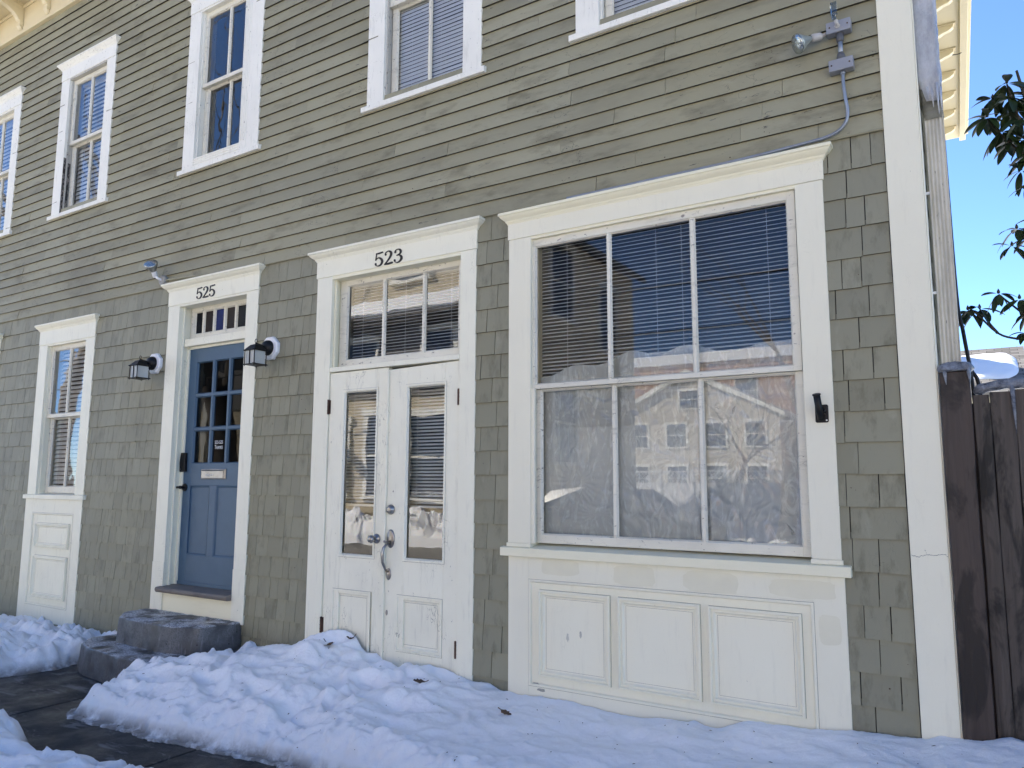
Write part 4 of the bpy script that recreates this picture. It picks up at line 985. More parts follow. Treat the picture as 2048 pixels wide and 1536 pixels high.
# ------------------------------------------------------------------ ground, sidewalk, road
def sheet(name,x0,x1,y0,y1,z,mat,nx=1,ny=1):
    mb=MB(); mb.add([(x0,y0,z),(x1,y0,z),(x1,y1,z),(x0,y1,z)],[(0,1,2,3)]); o=mb.build(name,mat); o['kind']='structure'; return o
sheet('ground',-160,160,-160,160,-.18,SNOWC)
sheet('road',-120,120,-11.2,-2.6,-.145,ROAD)
mb=MB(); x=-5.405-1.548*8
while x<14:
    for a,b in ((-1.46,-.9995+.7),(-2.45,-1.466)) if False else ((-2.45,.02),):
        mb.box(x+.007,x+1.541,a,b,-.16,nz(x,3)*.006)
    x+=1.548
sw=mb.build('sidewalk',WALK,None,.008,seg=2); sw['kind']='structure'
sheet('sidewalk_bed',-20,14,-2.45,.02,-.03,m_plain('wet_grit',(.02,.02,.02),.5)); bpy.data.objects['sidewalk_bed'].name='pavement'
mb=MB(); mb.box(-30,14,-2.6,-2.452,-.18,-.002); o=mb.build('kerb',m_plain('granite',(.25,.25,.25),.7),None,.01); o['kind']='structure'

# ------------------------------------------------------------------ snow
def idw(P,x,y,p=2.6):
    n=d=0
    for a,b,h in P:
        r2=(x-a)**2+(y-b)**2*1.6+.0008; w=1/r2**(p/2); n+=w*h; d+=w
    return n/d
def seg_d(px,py,a,b):
    dx,dy=b[0]-a[0],b[1]-a[1]; t=max(0,min(1,((px-a[0])*dx+(py-a[1])*dy)/(dx*dx+dy*dy))); return math.hypot(px-a[0]-t*dx,py-a[1]-t*dy)
def snowbank(x0,x1,y0,y1,res,edge,side,ctrl,seed,label,lump=1.,open_=None,clod=0.,edgeh=.1,apron=.05):
    """edge: open polyline bounding the snow; side(x,y)->bool inside"""
    nx=int((x1-x0)/res); ny=int((y1-y0)/res)
    # coarse interior height, then bilinear
    cs=.08; cnx=int((x1-x0)/cs)+2; cny=int((y1-y0)/cs)+2
    cg=[[idw(ctrl,x0+i*cs,y0+j*cs) for i in range(cnx)] for j in range(cny)]
    idx={}; vs=[]; 
    for j in range(ny+1):
        y=y0+res*j
        for i in range(nx+1):
            x=x0+res*i
            if not side(x,y):
                d=-min(seg_d(x,y,edge[k],edge[k+1]) for k in range(len(edge)-1))
                if d<-.08: continue
            else:
                d=min(seg_d(x,y,edge[k],edge[k+1]) for k in range(len(edge)-1)) if edge else 1
            rag=.034*nz(x*6,y*6,seed,3)+.006*nz(x*25,y*25,seed,2); d2=d+rag
            fx=(x-x0)/cs; fy=(y-y0)/cs; a=int(fx); b=int(fy); fx-=a; fy-=b
            H0=cg[b][a]*(1-fx)*(1-fy)+cg[b][a+1]*fx*(1-fy)+cg[b+1][a]*(1-fx)*fy+cg[b+1][a+1]*fx*fy
            if d2<0: h=-.02
            elif d2<apron: h=.014+.010*nz(x*30,y*30,seed,2)
            else:
                t=min(1,(d2-apron)/(edgeh*1.75)); s=(t*(2-t))**.82; h=.014+(H0-.014)*s
                u=nz(x*1.9,y*2.6,seed+1,3)*.05+abs(nz(x*3.6+nz(x,y,seed)*1.2,y*4.4,seed+5,2))*-.095+.026
                u+=abs(nz(x*10,y*13,seed+8,3))*.016*(.4+.9*max(0,nz(x*1.3,y*1.3,seed+30,2)+.4))
                if clod:
                    v=noise.voronoi(Vector((x*9+nz(x*5,y*5,seed)*.5,y*9,seed)))[0]; c=math.sqrt(max(0,.42-v[0])); u+=clod*(c*.10-.02)+clod*.012*nz(x*20,y*20,seed,3)
                fl=max(0,min(1,(x+3.3)/1.0)) if seed==3. else 0
                if seed==3. and fl<1:
                    v=noise.voronoi(Vector((x*6.5+nz(x*4,y*4,seed)*.6,y*7,seed)))[0]; u+=(1-fl)*max(0,min(1,.5+1.6*nz(x*1.1,y*1.7,77,2)))*(math.sqrt(max(0,.5-v[0]))*.085-.03)
                h+=u*lump*s*(1-.62*fl)
                eg=max(0,1-d2/.34)*s*(1 if not clod else .3)
                if eg>0:
                    vq=noise.voronoi(Vector((x*13+nz(x*7,y*7,seed)*.7,y*13,seed+3)))[0]; h+=eg*(math.sqrt(max(0,.5-vq[0]))*.075-.03+.022*nz(x*17,y*17,seed+4,4))
                h+=.0035*nz(x*38,y*38,seed,2)*lump
                h=max(h,.012)
            idx[(i,j)]=len(vs); k_=.0045*max(0,1-abs(d2-.1)/.22) if d2>0 else 0
            vs.append((x+k_*nz(x*15,y*15,h*22+seed,4)*2.,y+k_*nz(x*15+40,y*15,h*22+seed,4)*2.6,h+.5*k_*nz(x*24,y*24,h*24+9,3)))
    fs=[]
    for (i,j),a in idx.items():
        b=idx.get((i+1,j)); c=idx.get((i+1,j+1)); d=idx.get((i,j+1))
        if b is not None and c is not None and d is not None: fs.append((a,b,c,d))
    mb=MB(); mb.add(vs,fs); o=mb.build('snow',SNOW,None,smooth=True); tag(o,label,'snow',None,'stuff'); return o
# main bank in front of the doors
E1=[(-5.04,.3),(-5.04,-.16),(-5.10,-.24),(-5.16,-.34),(-5.35,-.56),(-5.56,-.55),(-5.60,-.62),(-5.47,-.80),(-5.33,-.93),(-5.25,-1.04),(-5.16,-1.17),(-5.02,-1.262),(-4.74,-1.24),(-4.44,-1.222),(-4.18,-1.217),(-3.86,-1.161),(-3.66,-1.148),(-3.3,-1.105),(-2.6,-1.12),(-1.6,-1.25),(0,-1.4),(4,-1.4)]
def in1(x,y):
    # point in polygon closed far to the upper right
    P=E1+[(4,.3)]; c=False; j=len(P)-1
    for i in range(len(P)):
        xi,yi=P[i]; xj,yj=P[j]
        if (yi>y)!=(yj>y) and x<(xj-xi)*(y-yi)/(yj-yi)+xi: c=not c
        j=i
    return c
C1=[(-4.96,-.02,.285),(-4.73,-.02,.262),(-4.51,-.02,.262),(-4.27,-.02,.325),(-4.10,-.02,.41),(-3.95,-.03,.435),(-3.80,-.02,.43),(-3.68,-.02,.37),(-3.60,-.02,.325),(-3.36,-.02,.312),(-3.1,-.02,.31),(-2.93,-.02,.305),(-2.787,-.02,.275),(-2.516,-.02,.236),(-2.23,-.02,.245),(-1.764,-.02,.223),(-1.346,-.02,.25),(-1.0,-.02,.31),(-.626,-.02,.335),(-.336,-.02,.365),(-.18,-.02,.39),(.054,-.02,.42),(.6,-.02,.45),(2,-.02,.45),
  (-5.0,-.25,.30),(-5.2,-.45,.235),(-5.35,-.62,.215),(-5.5,-.62,.19),(-5.3,-.85,.17),(-5.1,-1.0,.15),(-4.9,-.5,.25),(-4.85,-.28,.27),(-4.9,-.85,.19),(-4.6,-.35,.235),(-4.6,-.7,.22),(-4.6,-1.05,.15),(-4.25,-.3,.36),(-3.95,-.25,.42),(-3.7,-.3,.32),(-4.1,-.6,.27),(-4.0,-.95,.17),(-3.5,-.45,.25),(-3.4,-.9,.17),(-3.0,-.3,.27),(-2.9,-.7,.21),(-2.5,-.35,.22),(-2.3,-.8,.20),(-1.8,-.4,.20),(-1.6,-.9,.19),(-1.1,-.35,.25),(-.9,-.9,.22),(-.4,-.3,.33),(-.2,-.8,.27),(.5,-.5,.38),(2,-.8,.33)]
snowbank(-5.75,1.2,-1.5,.0,.011,E1,in1,C1,3.,'broad lumpy bank of old snow in front of the double door and big window',lump=.85,edgeh=.10)
# crumbly bank against the wall at the left
E2=[(-6.12,.3),(-6.20,-.12),(-6.38,-.20),(-6.42,-.50),(-6.36,-.66),(-6.44,-.86),(-6.50,-1.05),(-7.2,-1.18),(-8.5,-1.25),(-13,-1.3)]
def in2(x,y):
    P=E2+[(-13,.3)]; c=False; j=len(P)-1
    for i in range(len(P)):
        xi,yi=P[i]; xj,yj=P[j]
        if (yi>y)!=(yj>y) and x<(xj-xi)*(y-yi)/(yj-yi)+xi: c=not c
        j=i
    return c
C2=[(-6.3,-.02,.12),(-6.57,-.05,.16),(-6.75,-.1,.10),(-7.0,-.08,.17),(-7.37,-.03,.12),(-8.15,-.03,.11),(-9,-.03,.06),(-10,-.03,.1),(-6.55,-.35,.20),(-6.6,-.7,.16),(-7.0,-.4,.23),(-7.0,-.8,.23),(-7.8,-.5,.24),(-7.8,-.9,.24),(-9,-.6,.24),(-11,-.6,.25)]
snowbank(-12,-6.05,-1.35,.0,.016,E2,in2,C2,17.,'crumbly snow bank against the wall left of the steps',lump=1.05,clod=.75,edgeh=.10,apron=.02)
# kerb side bank, only its top in the picture
E3=[(-14,-1.50),(-7,-1.50),(-5.6,-1.52),(-5.2,-1.55),(-4.98,-1.62),(-4.78,-1.60),(-4.62,-1.70),(-4.40,-1.70),(-4.1,-1.64),(-3.9,-1.575),(-3.7,-1.56),(-3.2,-1.60),(-2,-1.70),(4,-1.75)]
def in3(x,y):
    for a,b in zip(E3,E3[1:]):
        if a[0]<=x<=b[0]: return y<a[1]+(b[1]-a[1])*(x-a[0])/(b[0]-a[0])
    return y<-1.6
C3=[(-9,-2,.3),(-6.5,-2,.28),(-5.3,-1.8,.20),(-5.0,-1.9,.23),(-4.6,-2.0,.20),(-4.2,-1.95,.13),(-3.8,-1.9,.11),(-3.3,-2.0,.14),(-2,-2.1,.2),(0,-2.2,.2),(3,-2.2,.2),(-5,-2.5,.22),(-3,-2.5,.18),(0,-2.55,.15)]
snowbank(-9.0,1.5,-2.75,-1.42,.016,E3,in3,C3,29.,'kerbside snow bank cut off by the bottom left of the picture',lump=.9,edgeh=.10,apron=.01)

# dead leaves and specks of debris on the snow
def leaf(px,y,z,label,sc,rz,curl,seed):
    rg=random.Random(seed); mb=MB(); n=9
    out=[(-.5,.02),(-.34,.20),(-.22,.15),(-.08,.34),(.06,.24),(.22,.32),(.36,.14),(.5,.03)]
    vs=[]; up=[(a,b) for a,b in out]
    for a,b in up: vs.append((a*sc,b*sc,curl*(abs(a)**1.5*1.6+b*b*3)*sc))
    for a,b in up: vs.append((a*sc,-b*.9*sc,curl*(abs(a)**1.5*1.6+b*b*2)*sc))
    for a,b in up: vs.append((a*sc,0,curl*(abs(a)**1.5*1.2)*sc-.001))
    fs=[]; m=len(up)
    for i in range(m-1): fs+=[(i,i+1,2*m+i+1,2*m+i),(2*m+i,2*m+i+1,m+i+1,m+i)]
    mb.add(vs,fs); mb.tube([(.5*sc,0,curl*.6*sc),(.62*sc,.02*sc,curl*.9*sc),(.72*sc,.05*sc,curl*1.3*sc)],.0016,5)
    o=mb.build('dead_leaf',DRY,None); o.location=(px,y,z); o.rotation_euler=(R(rg.uniform(-15,20)),R(rg.uniform(-15,15)),rz); tag(o,label,'leaf'); s=o.modifiers.new('s','SOLIDIFY'); s.thickness=.0012
LEAFSPOTS=[(-3.83,-.20,'curled brown oak leaf lying on the mound before the double door',.12,R(150),.30,1),(-2.95,-.33,'brown leaf standing upright in the snow before the shingled strip',.08,R(60),.15,2),(-3.80,-.035,'small rusty leaf against the foot of the left door leaf',.06,R(10),.5,3),(-2.33,-.34,'dark leaf half sunk in the snow before the panelled apron',.075,R(175),.10,4)]
SN=bpy.data.objects['snow']
bpy.context.view_layer.update()
def snow_z(x,y,ob=SN):
    h,loc,n_,i_=ob.ray_cast(Vector((x,y,3)),Vector((0,0,-1))); return loc.z if h else 0.
for x,y,lab,sc,rz,cu,sd in LEAFSPOTS: leaf(x,y,snow_z(x,y)+.008,lab,sc,rz,cu,sd)
mb=MB(); rg=random.Random(99)
for k in range(190):
    x=rg.uniform(-5.4,1); y=rg.uniform(-1.25,-.03)
    if not in1(x,y): continue
    z=snow_z(x,y)+.001; l=rg.choice((.002,.003,.004,.005,.010)); a=rg.uniform(0,6.28); w=rg.uniform(.001,.003)
    c,s=math.cos(a),math.sin(a); mb.add([(x-c*l-s*w,y-s*l+c*w,z),(x-c*l+s*w,y-s*l-c*w,z),(x+c*l+s*w,y+s*l-c*w,z+.002),(x+c*l-s*w,y+s*l+c*w,z+.002),(x,y,z+.004)],[(0,1,4),(1,2,4),(2,3,4),(3,0,4)])
o=mb.build('debris',m_plain('bark_bits',(.05,.035,.025),.9)); tag(o,'dark specks of bark and twig scattered over the snow','debris',None,'stuff')

# ------------------------------------------------------------------ rhododendron beyond the fence
r=tag(empty('rhododendron',(.75,1.35,0)),'dark leaved rhododendron leaning over the fence at the right','shrub')
LV=MB(); ST=MB(); rg=random.Random(21); RO=Vector((.75,1.35,0))
def rleaf(base,d,L,W,roll,droop):
    d=d.normalized(); side=d.cross(Vector((0,0,1)))
    if side.length<.1: side=Vector((1,0,0))
    side.normalize(); up=side.cross(d).normalized()
    side,up=side*math.cos(roll)+up*math.sin(roll),up*math.cos(roll)-side*math.sin(roll)
    prof=[(0,.06),(.12,.5),(.3,.86),(.5,1.),(.7,.92),(.86,.62),(.96,.25),(1.,.0)]
    vs=[]
    for t,w in prof:
        c=base+d*(L*t)+Vector((0,0,-droop*L*t*t)); k=W*w/2
        vs+=[c+side*k+up*(k*.35),c,c-side*k+up*(k*.35)]
    fs=[]
    for i in range(len(prof)-1):
        for q in (0,1): a=3*i+q; fs.append((a,a+1,a+4,a+3))
    LV.add([v-RO for v in vs],fs)
def whorl(c,n,L,ax=Vector((0,0,1)),dr=.35):
    c=Vector(c)
    for i in range(n):
        a=2*math.pi*i/n+rg.uniform(-.3,.3); el=rg.uniform(-.95,-.1) if rg.random()<.85 else rg.uniform(0,.5)
        d=Vector((math.cos(a)*math.cos(el),math.sin(a)*math.cos(el),math.sin(el)))
        rleaf(c+d*.012,d,L*rg.uniform(.75,1.15),L*.37*rg.uniform(.85,1.15),rg.uniform(-.5,.5),dr*rg.uniform(.4,1.3))
    ST.lathe([(.006,0),(.009,.008),(.007,.018),(.001,.03)],c-RO,(0,0,1),8)
Y=1.2
WH=[((.20,1.22,3.60),8,.15),((.26,1.18,3.78),9,.15),((.17,1.18,3.80),7,.14),((.31,1.2,3.52),9,.14),((.247,1.20,3.885),9,.155),((.135,1.20,3.70),9,.16),((.225,1.25,3.72),8,.15),((.29,1.15,3.62),9,.15),((.245,1.22,3.52),8,.14),((.33,1.2,3.42),9,.15),((.28,1.2,3.33),8,.12),((.30,1.15,3.22),7,.10),((.35,1.3,3.82),9,.16),
    ((.235,1.2,2.98),8,.13),((.205,1.2,2.88),6,.12),((.30,1.2,2.92),8,.13),((.12,1.2,2.605),8,.115),((.22,1.2,2.56),8,.12),((.26,1.2,2.47),8,.12),((-.04,1.2,2.525),8,.125),((.02,1.22,2.53),7,.12),((.24,1.2,2.36),6,.10)]
for c,n,L_ in WH: whorl(c,n,L_*.88)
for k in range(46):
    whorl((rg.uniform(.36,1.5),1.2+rg.uniform(-.35,.6),rg.uniform(2.2,4.1)),rg.choice((7,8,9)),rg.uniform(.11,.16))
trunk=[(.75,1.35,0),(.70,1.33,.9),(.62,1.30,1.7),(.55,1.28,2.5),(.45,1.25,3.1),(.36,1.22,3.6),(.30,1.2,3.95)]
ST.tube([Vector(p)-RO for p in smooth_path(trunk,4)],[.028*(1-.75*i/24) for i in range(25)],8)
for P in ([(.55,1.28,2.3),(.35,1.22,2.30),(.20,1.2,2.325),(.10,1.2,2.37),(.0,1.2,2.50),(-.04,1.2,2.52)],[(.10,1.2,2.37),(.06,1.21,2.44),(.02,1.22,2.53)],[(.5,1.26,2.7),(.36,1.2,2.8),(.235,1.2,2.97)],[(.35,1.2,2.35),(.25,1.2,2.45),(.12,1.2,2.60)],
          [(.36,1.22,3.55),(.29,1.2,3.66),(.247,1.2,3.88)],[(.42,1.24,3.3),(.28,1.2,3.45),(.18,1.2,3.6),(.135,1.2,3.69)],[(.9,1.4,0),(1.0,1.45,1.6),(1.1,1.5,3.2)],[(.7,1.3,1.2),(.9,1.3,2.2),(1.0,1.3,3.4)]):
    Q=smooth_path(P,4); ST.tube([Vector(p)-RO for p in Q],[.009*(1-.55*i/len(Q)) for i in range(len(Q))],7)
o=LV.build('foliage',LEAF,r); o.modifiers.new('s','SUBSURF').levels=1; o.modifiers['s'].render_levels=1
ST.build('stem',TWIG,r,smooth=True)

# ------------------------------------------------------------------ neighbour's house behind the fence
r=tag(empty('neighbour_house',(-2.5,18,0)),'low grey shingled roof with a thick snow patch seen over the fence','house')
mb=MB(); mb.box(-3.2,2.85,-2.6,3,-.2,3.6); mb.add([(2.852,-2.6,3.6),(2.852,3.6,3.6),(2.852,.5,4.7)],[(0,1,2)]); mb.build('wall',m_lap('cream_neighbour_siding',(.6,.55,.42)),r)
# main roof plane: eave z 3.38 at y=15, ridge z 4.85 at y=18.2
def rp(x,t,off=0.): return (x+2.5,-3.0+3.2*t,3.42+1.42*t+off)   # local
mb=MB(); mb.add([rp(-9,0),rp(.86,0),rp(.94,1),rp(-9,1),rp(-9,0,-.10),rp(.86,0,-.10),rp(.94,1,-.10),rp(-9,1,-.10)],[(0,1,2,3),(0,4,5,1),(1,5,6,2),(7,6,5,4)])
mb.add([rp(-9,1),rp(.94,1),(3.44,3.4,3.42),(-6.5,3.4,3.42)],[(0,1,2,3)])
mb.build('roof',ROOFS,r)
mb=MB(); n=60; vs=[]; S=26
for i in range(n+1):
    u=i/n
    for j in range(S+1):
        v=j/S; xl=-6.0; xr=.74-.22*(2*v-1)**4-.0*v
        x=xl+(xr-xl)*u; t=.27+.56*v-.03*math.sin(x*1.1)*(1-v); e=min(1,min(v,1-v)*7,(1-u)*(xr-xl)/.22); e=math.sqrt(max(0,e*(2-e)))
        vs.append(rp(x,t+.012*nz(x*6,v*2,3)*(1 if v<.2 else 0),.002+.075*e+.03*e*nz(x*2.5,v*3)+.012*e*nz(x*11,v*11)))
mb.add(vs,[(i*(S+1)+j,(i+1)*(S+1)+j,(i+1)*(S+1)+j+1,i*(S+1)+j+1) for i in range(n) for j in range(S)]); o=mb.build('roof_snow',SNOWC,r,smooth=True)
mb=MB(); mb.box(1.0,1.75,-.75,-.2,4.0,5.75); mb.build('chimney',m_plain('chimney_brick',(.25,.12,.09),.9),r)

# ------------------------------------------------------------------ across the street (seen only as reflections)
def win(x0,x1,z0,z1,y,par,nm='window',axis='y',hm=True):
    mb=MB(); t=.12
    def bx(a0,a1,d0,d1,c0,c1):
        if axis=='y': mb.box(a0,a1,y+d0,y+d1,c0,c1)
        else: mb.box(y+d0,y+d1,a0,a1,c0,c1)
    bx(x0-t,x0,.0,.07,z0,z1); bx(x1,x1+t,0,.07,z0,z1); bx(x0-t-.05,x1+t+.05,0,.10,z1+.001,z1+.2); bx(x0-t-.05,x1+t+.05,0,.14,z0-.09,z0-.001)
    bx(x0,x1,.02,.05,(z0+z1)/2-.03,(z0+z1)/2+.03)
    f=mb.build(nm,UPW,par)
    mb=MB(); bx(x0,x1,-.04,.012,z0,z1); mb.build('pane',m_dark,f); return f
m_dark=m_plain('dark_reflecting_pane',(.03,.035,.045),.06,0,.6,bst=.02)
r=tag(empty('shop_house',(-16,-12.5,0)),'beige clapboard corner shop across the street with a dark shaded side','building')
r.location=(0,0,0)
mb=MB(); mb.prism([(-24,-.1),(-9.6,-.1),(-9.6,8.15),(-16.8,12.5),(-24,8.15)],'y',-18.7,-12.5); mb.build('wall',LAPB,r)
mb=MB(); mb.prism([(-24.5,8.0),(-16.8,12.65),(-9.25,8.0),(-9.25,8.22),(-16.8,12.9),(-24.5,8.22)],'y',-19.0,-12.15); mb.build('roof',ROOFS,r)
mb=MB(); mb.box(-23.5,-10.5,-12.5,-11.75,6.05,6.16); mb.prism([(-12.49,6.6),(-11.7,6.17),(-11.7,6.08),(-12.49,6.08)],'x',-23.5,-10.5); mb.build('porch_roof',ROOFS,r)
mb=MB(); mb.prism([(-12.49,6.86),(-12.2,6.80),(-11.66,6.42),(-11.62,6.25),(-11.7,6.18),(-12.49,6.61)],'x',-23.5,-10.5); mb.build('roof_snow',SNOWC,r)
mb=MB(); mb.box(-23.5,-10.4,-12.49,-12.44,3.9,6.04); mb.build('sign_band',LAPD,r)
for x in (-23.2,-11.2): mb=MB(); mb.box(x-.14,x+.14,-12.5,-12.38,1.0,6.0); mb.build('pilaster',UPW,r)
win(-18.6,-17.2,7.4,9.3,-12.5,r); win(-14.6,-13.3,7.35,9.2,-12.5,r); win(-11.9,-10.7,7.35,9.2,-12.5,r)
win(-18.4,-16.2,1.05,3.2,-12.5,r,'shop_window'); win(-15.4,-14.1,1.05,3.4,-12.5,r,'shop_window'); sw_=win(-13.75,-12.0,1.00,3.3,-12.5,r,'shop_window')
win(-16.5,-15.2,4.3,5.6,-12.43,r); win(-13.4,-12.3,4.3,5.7,-12.43,r)
win(-14.3,-13.1,5.9,7.9,-9.6,r,axis='x'); win(-17.2,-16.1,5.4,7.3,-9.6,r,axis='x'); win(-14.4,-13.2,2.0,4.1,-9.6,r,axis='x')
text_mesh('BREAKFAST - COFFEE',.135,(-12.52,-12.487,1.07),(R(90),0,R(180)),TXTM,r,'window_lettering','white lettering BREAKFAST - COFFEE on the shop window',scale=(.93,1.3,1),ext=.002)
r=tag(empty('gable_house'),'tan three storey gabled house set far back across the street','house')
mb=MB(); mb.prism([(-25,-.1),(-12,-.1),(-12,6.2),(-18.5,9.3),(-25,6.2)],'y',-62,-50); mb.build('wall',LAPG,r)
mb=MB(); mb.prism([(-25.5,6.0),(-18.5,9.35),(-11.5,6.0),(-11.5,6.3),(-18.5,9.75),(-25.5,6.3)],'y',-62.3,-49.5); mb.build('roof',UPW,r)
for x in (-23.2,-20.2,-17.2,-14.4): win(x,x+1.4,.9,2.6,-50,r); win(x,x+1.4,4.0,5.7,-50,r)
win(-19.2,-17.8,6.9,8.2,-50,r)
r=tag(empty('long_house'),'long orange brown house farther back across the street','house')
mb=MB(); mb.box(-52,16,-80,-68,-.1,13.2); mb.build('wall',BRICK,r)
mb=MB(); mb.prism([(-80.4,13.1),(-74,15.2),(-67.6,13.1)],'x',-52.4,16.4); mb.build('roof',SNOWC,r)
for k in range(9): win(-48+7*k,-46+7*k,8.8,11.4,-68,r)
r=tag(empty('unseen_bounce_house'),'unseen pale house at the right across the street, kept for bounce light','house')  # not seen even in reflections, stays for the bounce light it gives
mb=MB(); mb.prism([(3,-.1),(13,-.1),(13,6),(8,9.5),(3,6)],'y',-24,-14.5); mb.build('wall',LAPB,r)
mb=MB(); mb.prism([(2.6,5.9),(8,9.7),(13.4,5.9),(13.4,6.1),(8,9.95),(2.6,6.1)],'y',-24.4,-14.1); mb.build('roof',ROOFS,r)
for x in (4.5,7.2,10.): win(x,x+1.1,3.8,5.5,-14.5,r); win(x,x+1.1,1.0,2.8,-14.5,r)
r=tag(empty('lattice_fence',(-9.5,-27.5,0)),'white board fence with a lattice top across the street','fence')
mb=MB(); mb.box(-5.5,6,-.03,.0,-.1,1.45); mb.build('fence_panel',WPLAS,r)
mb=MB()
for k in range(9): mb.box(-5.5+k*1.42-.06,-5.5+k*1.42+.06,-.05,.06,-.1,2.05)
mb.build('fence_post',WPLAS,r)
mb=MB(); mb.box(-5.5,6,-.02,.02,1.9,1.96)
for k in range(75):
    a=-5.5+k*.16; mb.tube([(a,0,1.46),(a+.44,0,1.90)],.012,4); mb.tube([(a+.44,.01,1.46),(a,.01,1.90)],.012,4)
mb.build('lattice',WPLAS,r)
# parked car
r=tag(empty('parked_car',(-6.7,-10.4,-.145)),'dark parked hatchback by the far kerb','car')
mb=MB(); side=[(-2.1,.35),(-2.15,.75),(-2.0,.95),(-1.55,1.0),(-1.0,1.42),(-.2,1.50),(.7,1.45),(1.25,1.02),(1.95,.88),(2.12,.70),(2.1,.35)]
n=len(side); vs=[]
for y,w in ((-.86,.0),(-.80,.03),(.80,.03),(.86,.0)):
    for x,z in side: vs.append((x*(1 if w==0 else 1),(y if z<1.05 else y*.80),z+w))
fs=[(a*n+i,a*n+(i+1)%n,(a+1)*n+(i+1)%n,(a+1)*n+i) for a in range(3) for i in range(n)]+[tuple(range(n)),tuple(range(4*n-1,3*n-1,-1))]
mb.add(vs,fs); mb.build('body',CARP,r,.03,seg=2)
mb=MB()
for sy in (-1,1): mb.add([(-1.35,sy*.80,1.05),(1.05,sy*.80,1.05),(.62,sy*.715,1.40),(-.95,sy*.715,1.38)],[(0,1,2,3)])
mb.build('side_window',m_dark,r)
for x in (-1.35,1.35):
    for y in (-.86,.70): 
        mb=MB(); mb.lathe([(.0,0),(.30,0),(.32,.03),(.32,.14),(.30,.17),(0,.17)],(x,y,.32),(0,1,0),22); w=mb.build('wheel',RUB,r); mb=MB(); mb.lathe([(0,-.01),(.19,-.01),(.2,.0)],(x,y,.32),(0,1,0),18); mb.lathe([(.2,.17),(.19,.18),(0,.18)],(x,y,.32),(0,1,0),18); mb.build('rim',ALUM,w)
# far snow piles
def pile(x0,x1,yc,w,h,seed,label):
    mb=MB(); nx=int((x1-x0)/.09); ny=26; vs=[]
    for i in range(nx+1):
        for j in range(ny+1):
            x=x0+(x1-x0)*i/nx; v=j/ny; y=yc+(v-.5)*w
            e=math.sqrt(max(0,1-(2*v-1)**2))*min(1,min(i,nx-i)/8)
            vl=noise.voronoi(Vector((x*2.2,y*2.2,seed)))[0][0]
            vs.append((x,y,-.16+e*(h*(.75+.45*nz(x*.5,seed,1,2))+.22*nz(x*2.4,y*2.4,seed)+.16*math.sqrt(max(0,.5-vl)))))
    mb.add(vs,[(i*(ny+1)+j,(i+1)*(ny+1)+j,(i+1)*(ny+1)+j+1,i*(ny+1)+j+1) for i in range(nx) for j in range(ny)])
    o=mb.build('snow',SNOWC,None,smooth=False); tag(o,label,'snow',None,'stuff')
pile(-26,-9.2,-11.6,1.5,.95,4,'tall ploughed snow ridge in front of the corner shop')
pile(-9,12,-11.9,1.4,.5,9,'low ploughed snow ridge across the street')
# bare trees
def tree(x,y,h,seed,label,lean=0.,spread=.5):
    rg=random.Random(seed); r=tag(empty('bare_tree',(x,y,-.1)),label,'tree','bare winter trees across the street'); tr=MB(); br=MB()
    def grow(p,d,L,rad,depth):
        pts=[p]; rs=[rad]; q=p; dd=d
        k=4 if depth<2 else 3
        for i in range(k):
            dd=(dd+Vector((rg.uniform(-1,1),rg.uniform(-1,1),rg.uniform(-.6,.8)))*.20).normalized(); q=q+dd*(L/k); pts.append(q); rs.append(rad*(1-.42*(i+1)/k))
        (tr if depth==0 else br).tube(pts,rs,7 if depth<2 else (5 if depth<4 else 3),caps=depth<2)
        if depth>=7: return
        nb=rg.choice((2,3,3)) if depth<6 else 3
        for b in range(nb):
            ax=Vector((rg.uniform(-1,1),rg.uniform(-1,1),rg.uniform(-.2,.4))).normalized()
            nd=(dd+ax*spread*rg.uniform(.8,1.5)).normalized(); nd.z+=.10; nd.normalize()
            st=pts[-1] if b<2 else pts[rg.randint(2,len(pts)-1)]
            grow(st,nd,L*rg.uniform(.66,.86),rs[-1]*rg.uniform(.62,.85),depth+1)
    grow(Vector((0,0,0)),Vector((lean,0,1)).normalized(),h*.27,h*.020,0)
    tr.build('trunk',BARK,r,smooth=True); br.build('crown',BARK,r)
tree(-20.0,-11.1,25,3,'big bare tree with a pale forked trunk')
tree(-29.5,-11.3,23,8,'second big bare tree farther along the street',spread=.6)
tree(-4.4,-15.5,12,15,'smaller bare tree in the yard opposite',spread=.65)
tree(-13.0,-40,11,22,'thin bare tree beside the gabled house',spread=.7)
for z,y,sg,lab in ((6.45,-9.3,.35,'top overhead wire'),(5.25,-9.2,.4,'middle overhead wire'),(4.35,-9.1,.3,'lowest overhead wire')):
    mb=MB(); mb.tube([(-30+i*2.0,y,z+sg*((i-15)/15)**2-.1) for i in range(31)],.022,6); tag(mb.build('overhead_wire',BLACK,None,smooth=True),lab+' strung along the street','wire')
# brackets of the street lamp on the shop
r=bpy.data.objects['shop_house']
mb=MB(); mb.tube([(-13.7,-12.5,2.9),(-13.7,-12.1,3.2),(-13.7,-11.8,3.3),(-13.7,-11.6,3.15),(-13.7,-11.6,3.0)],.02,8); mb.lathe([(.04,0),(.06,-.1),(.16,-.2)],(-13.7,-11.6,3.0),(0,0,1),14); mb.build('gooseneck_lamp',WPLAS,r)

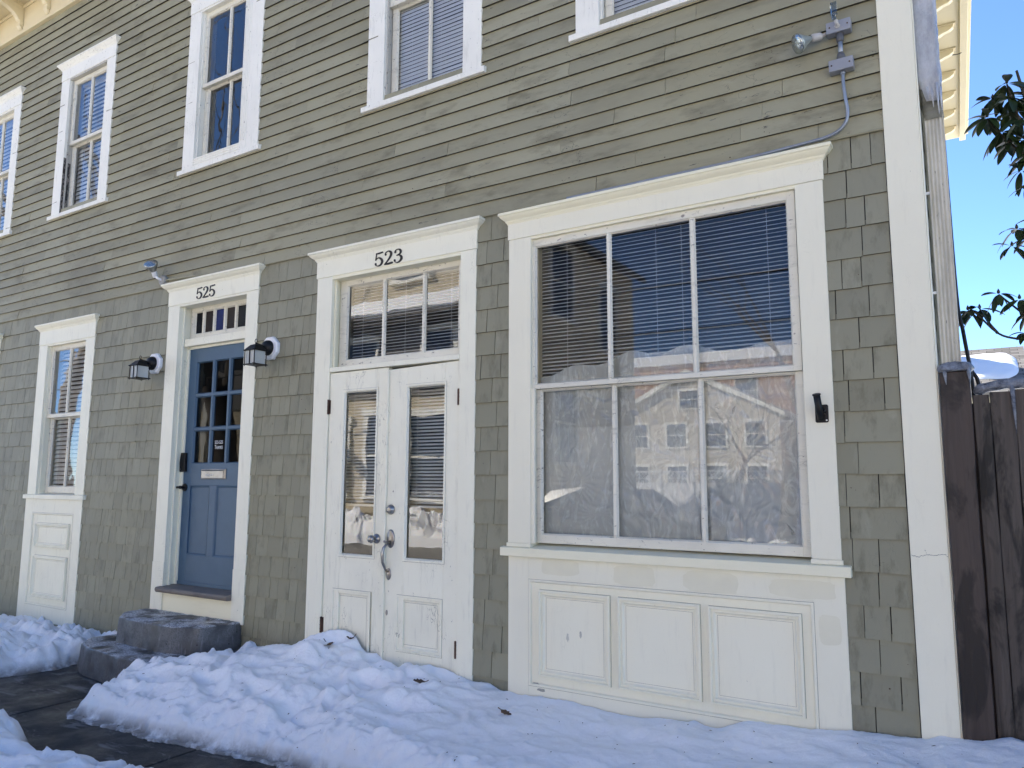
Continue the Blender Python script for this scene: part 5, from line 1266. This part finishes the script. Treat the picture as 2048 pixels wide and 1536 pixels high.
# ------------------------------------------------------------------ light, sky, camera
SUN_AZ=-50; SUN_EL=36      # degrees from +Y toward +X
sd=Vector((math.sin(R(SUN_AZ))*math.cos(R(SUN_EL)),math.cos(R(SUN_AZ))*math.cos(R(SUN_EL)),math.sin(R(SUN_EL))))
l=bpy.data.lights.new('sun','SUN'); l.energy=5.0; l.angle=R(.5); l.color=(1,.93,.82)
lo=bpy.data.objects.new('sun',l); COL.objects.link(lo); lo.rotation_euler=(-sd).to_track_quat('-Z','Y').to_euler(); lo.location=(0,0,30)
w=bpy.data.worlds.new('World'); SC.world=w; w.use_nodes=True; nt=w.node_tree; nt.nodes.clear()
sky=nt.nodes.new('ShaderNodeTexSky'); sky.sky_type='NISHITA'; sky.sun_disc=False; sky.sun_elevation=R(SUN_EL); sky.sun_rotation=R(SUN_AZ)
sky.altitude=2500; sky.air_density=.8; sky.dust_density=0.; sky.ozone_density=6.
bg=nt.nodes.new('ShaderNodeBackground'); bg.inputs[1].default_value=.094
ou=nt.nodes.new('ShaderNodeOutputWorld'); nt.links.new(sky.outputs[0],bg.inputs[0]); nt.links.new(bg.outputs[0],ou.inputs[0])
cam=bpy.data.cameras.new('camera'); co=bpy.data.objects.new('camera',cam); COL.objects.link(co); SC.camera=co
cam.sensor_width=36; cam.lens=36*1508.3/2048; cam.clip_end=600; cam.clip_start=.05
yaw,pit,rol=R(-32.1208),R(7.3232),R(.1933)
f=Vector((math.sin(yaw)*math.cos(pit),math.cos(yaw)*math.cos(pit),math.sin(pit))); rt=Vector((math.cos(yaw),-math.sin(yaw),0)); up=rt.cross(f)
r2=rt*math.cos(rol)+up*math.sin(rol); u2=-rt*math.sin(rol)+up*math.cos(rol)
from mathutils import Matrix
M=Matrix((r2,u2,-f)).transposed().to_4x4(); M.translation=Vector((0,-4,1.5)); co.matrix_world=M
vs=SC.view_settings; vs.view_transform='Standard'; vs.look='None'; vs.gamma=1; vs.exposure=2.02; vs.use_curve_mapping=False
SC.cycles.max_bounces=8; SC.cycles.transparent_max_bounces=16; SC.cycles.caustics_reflective=False; SC.cycles.caustics_refractive=False
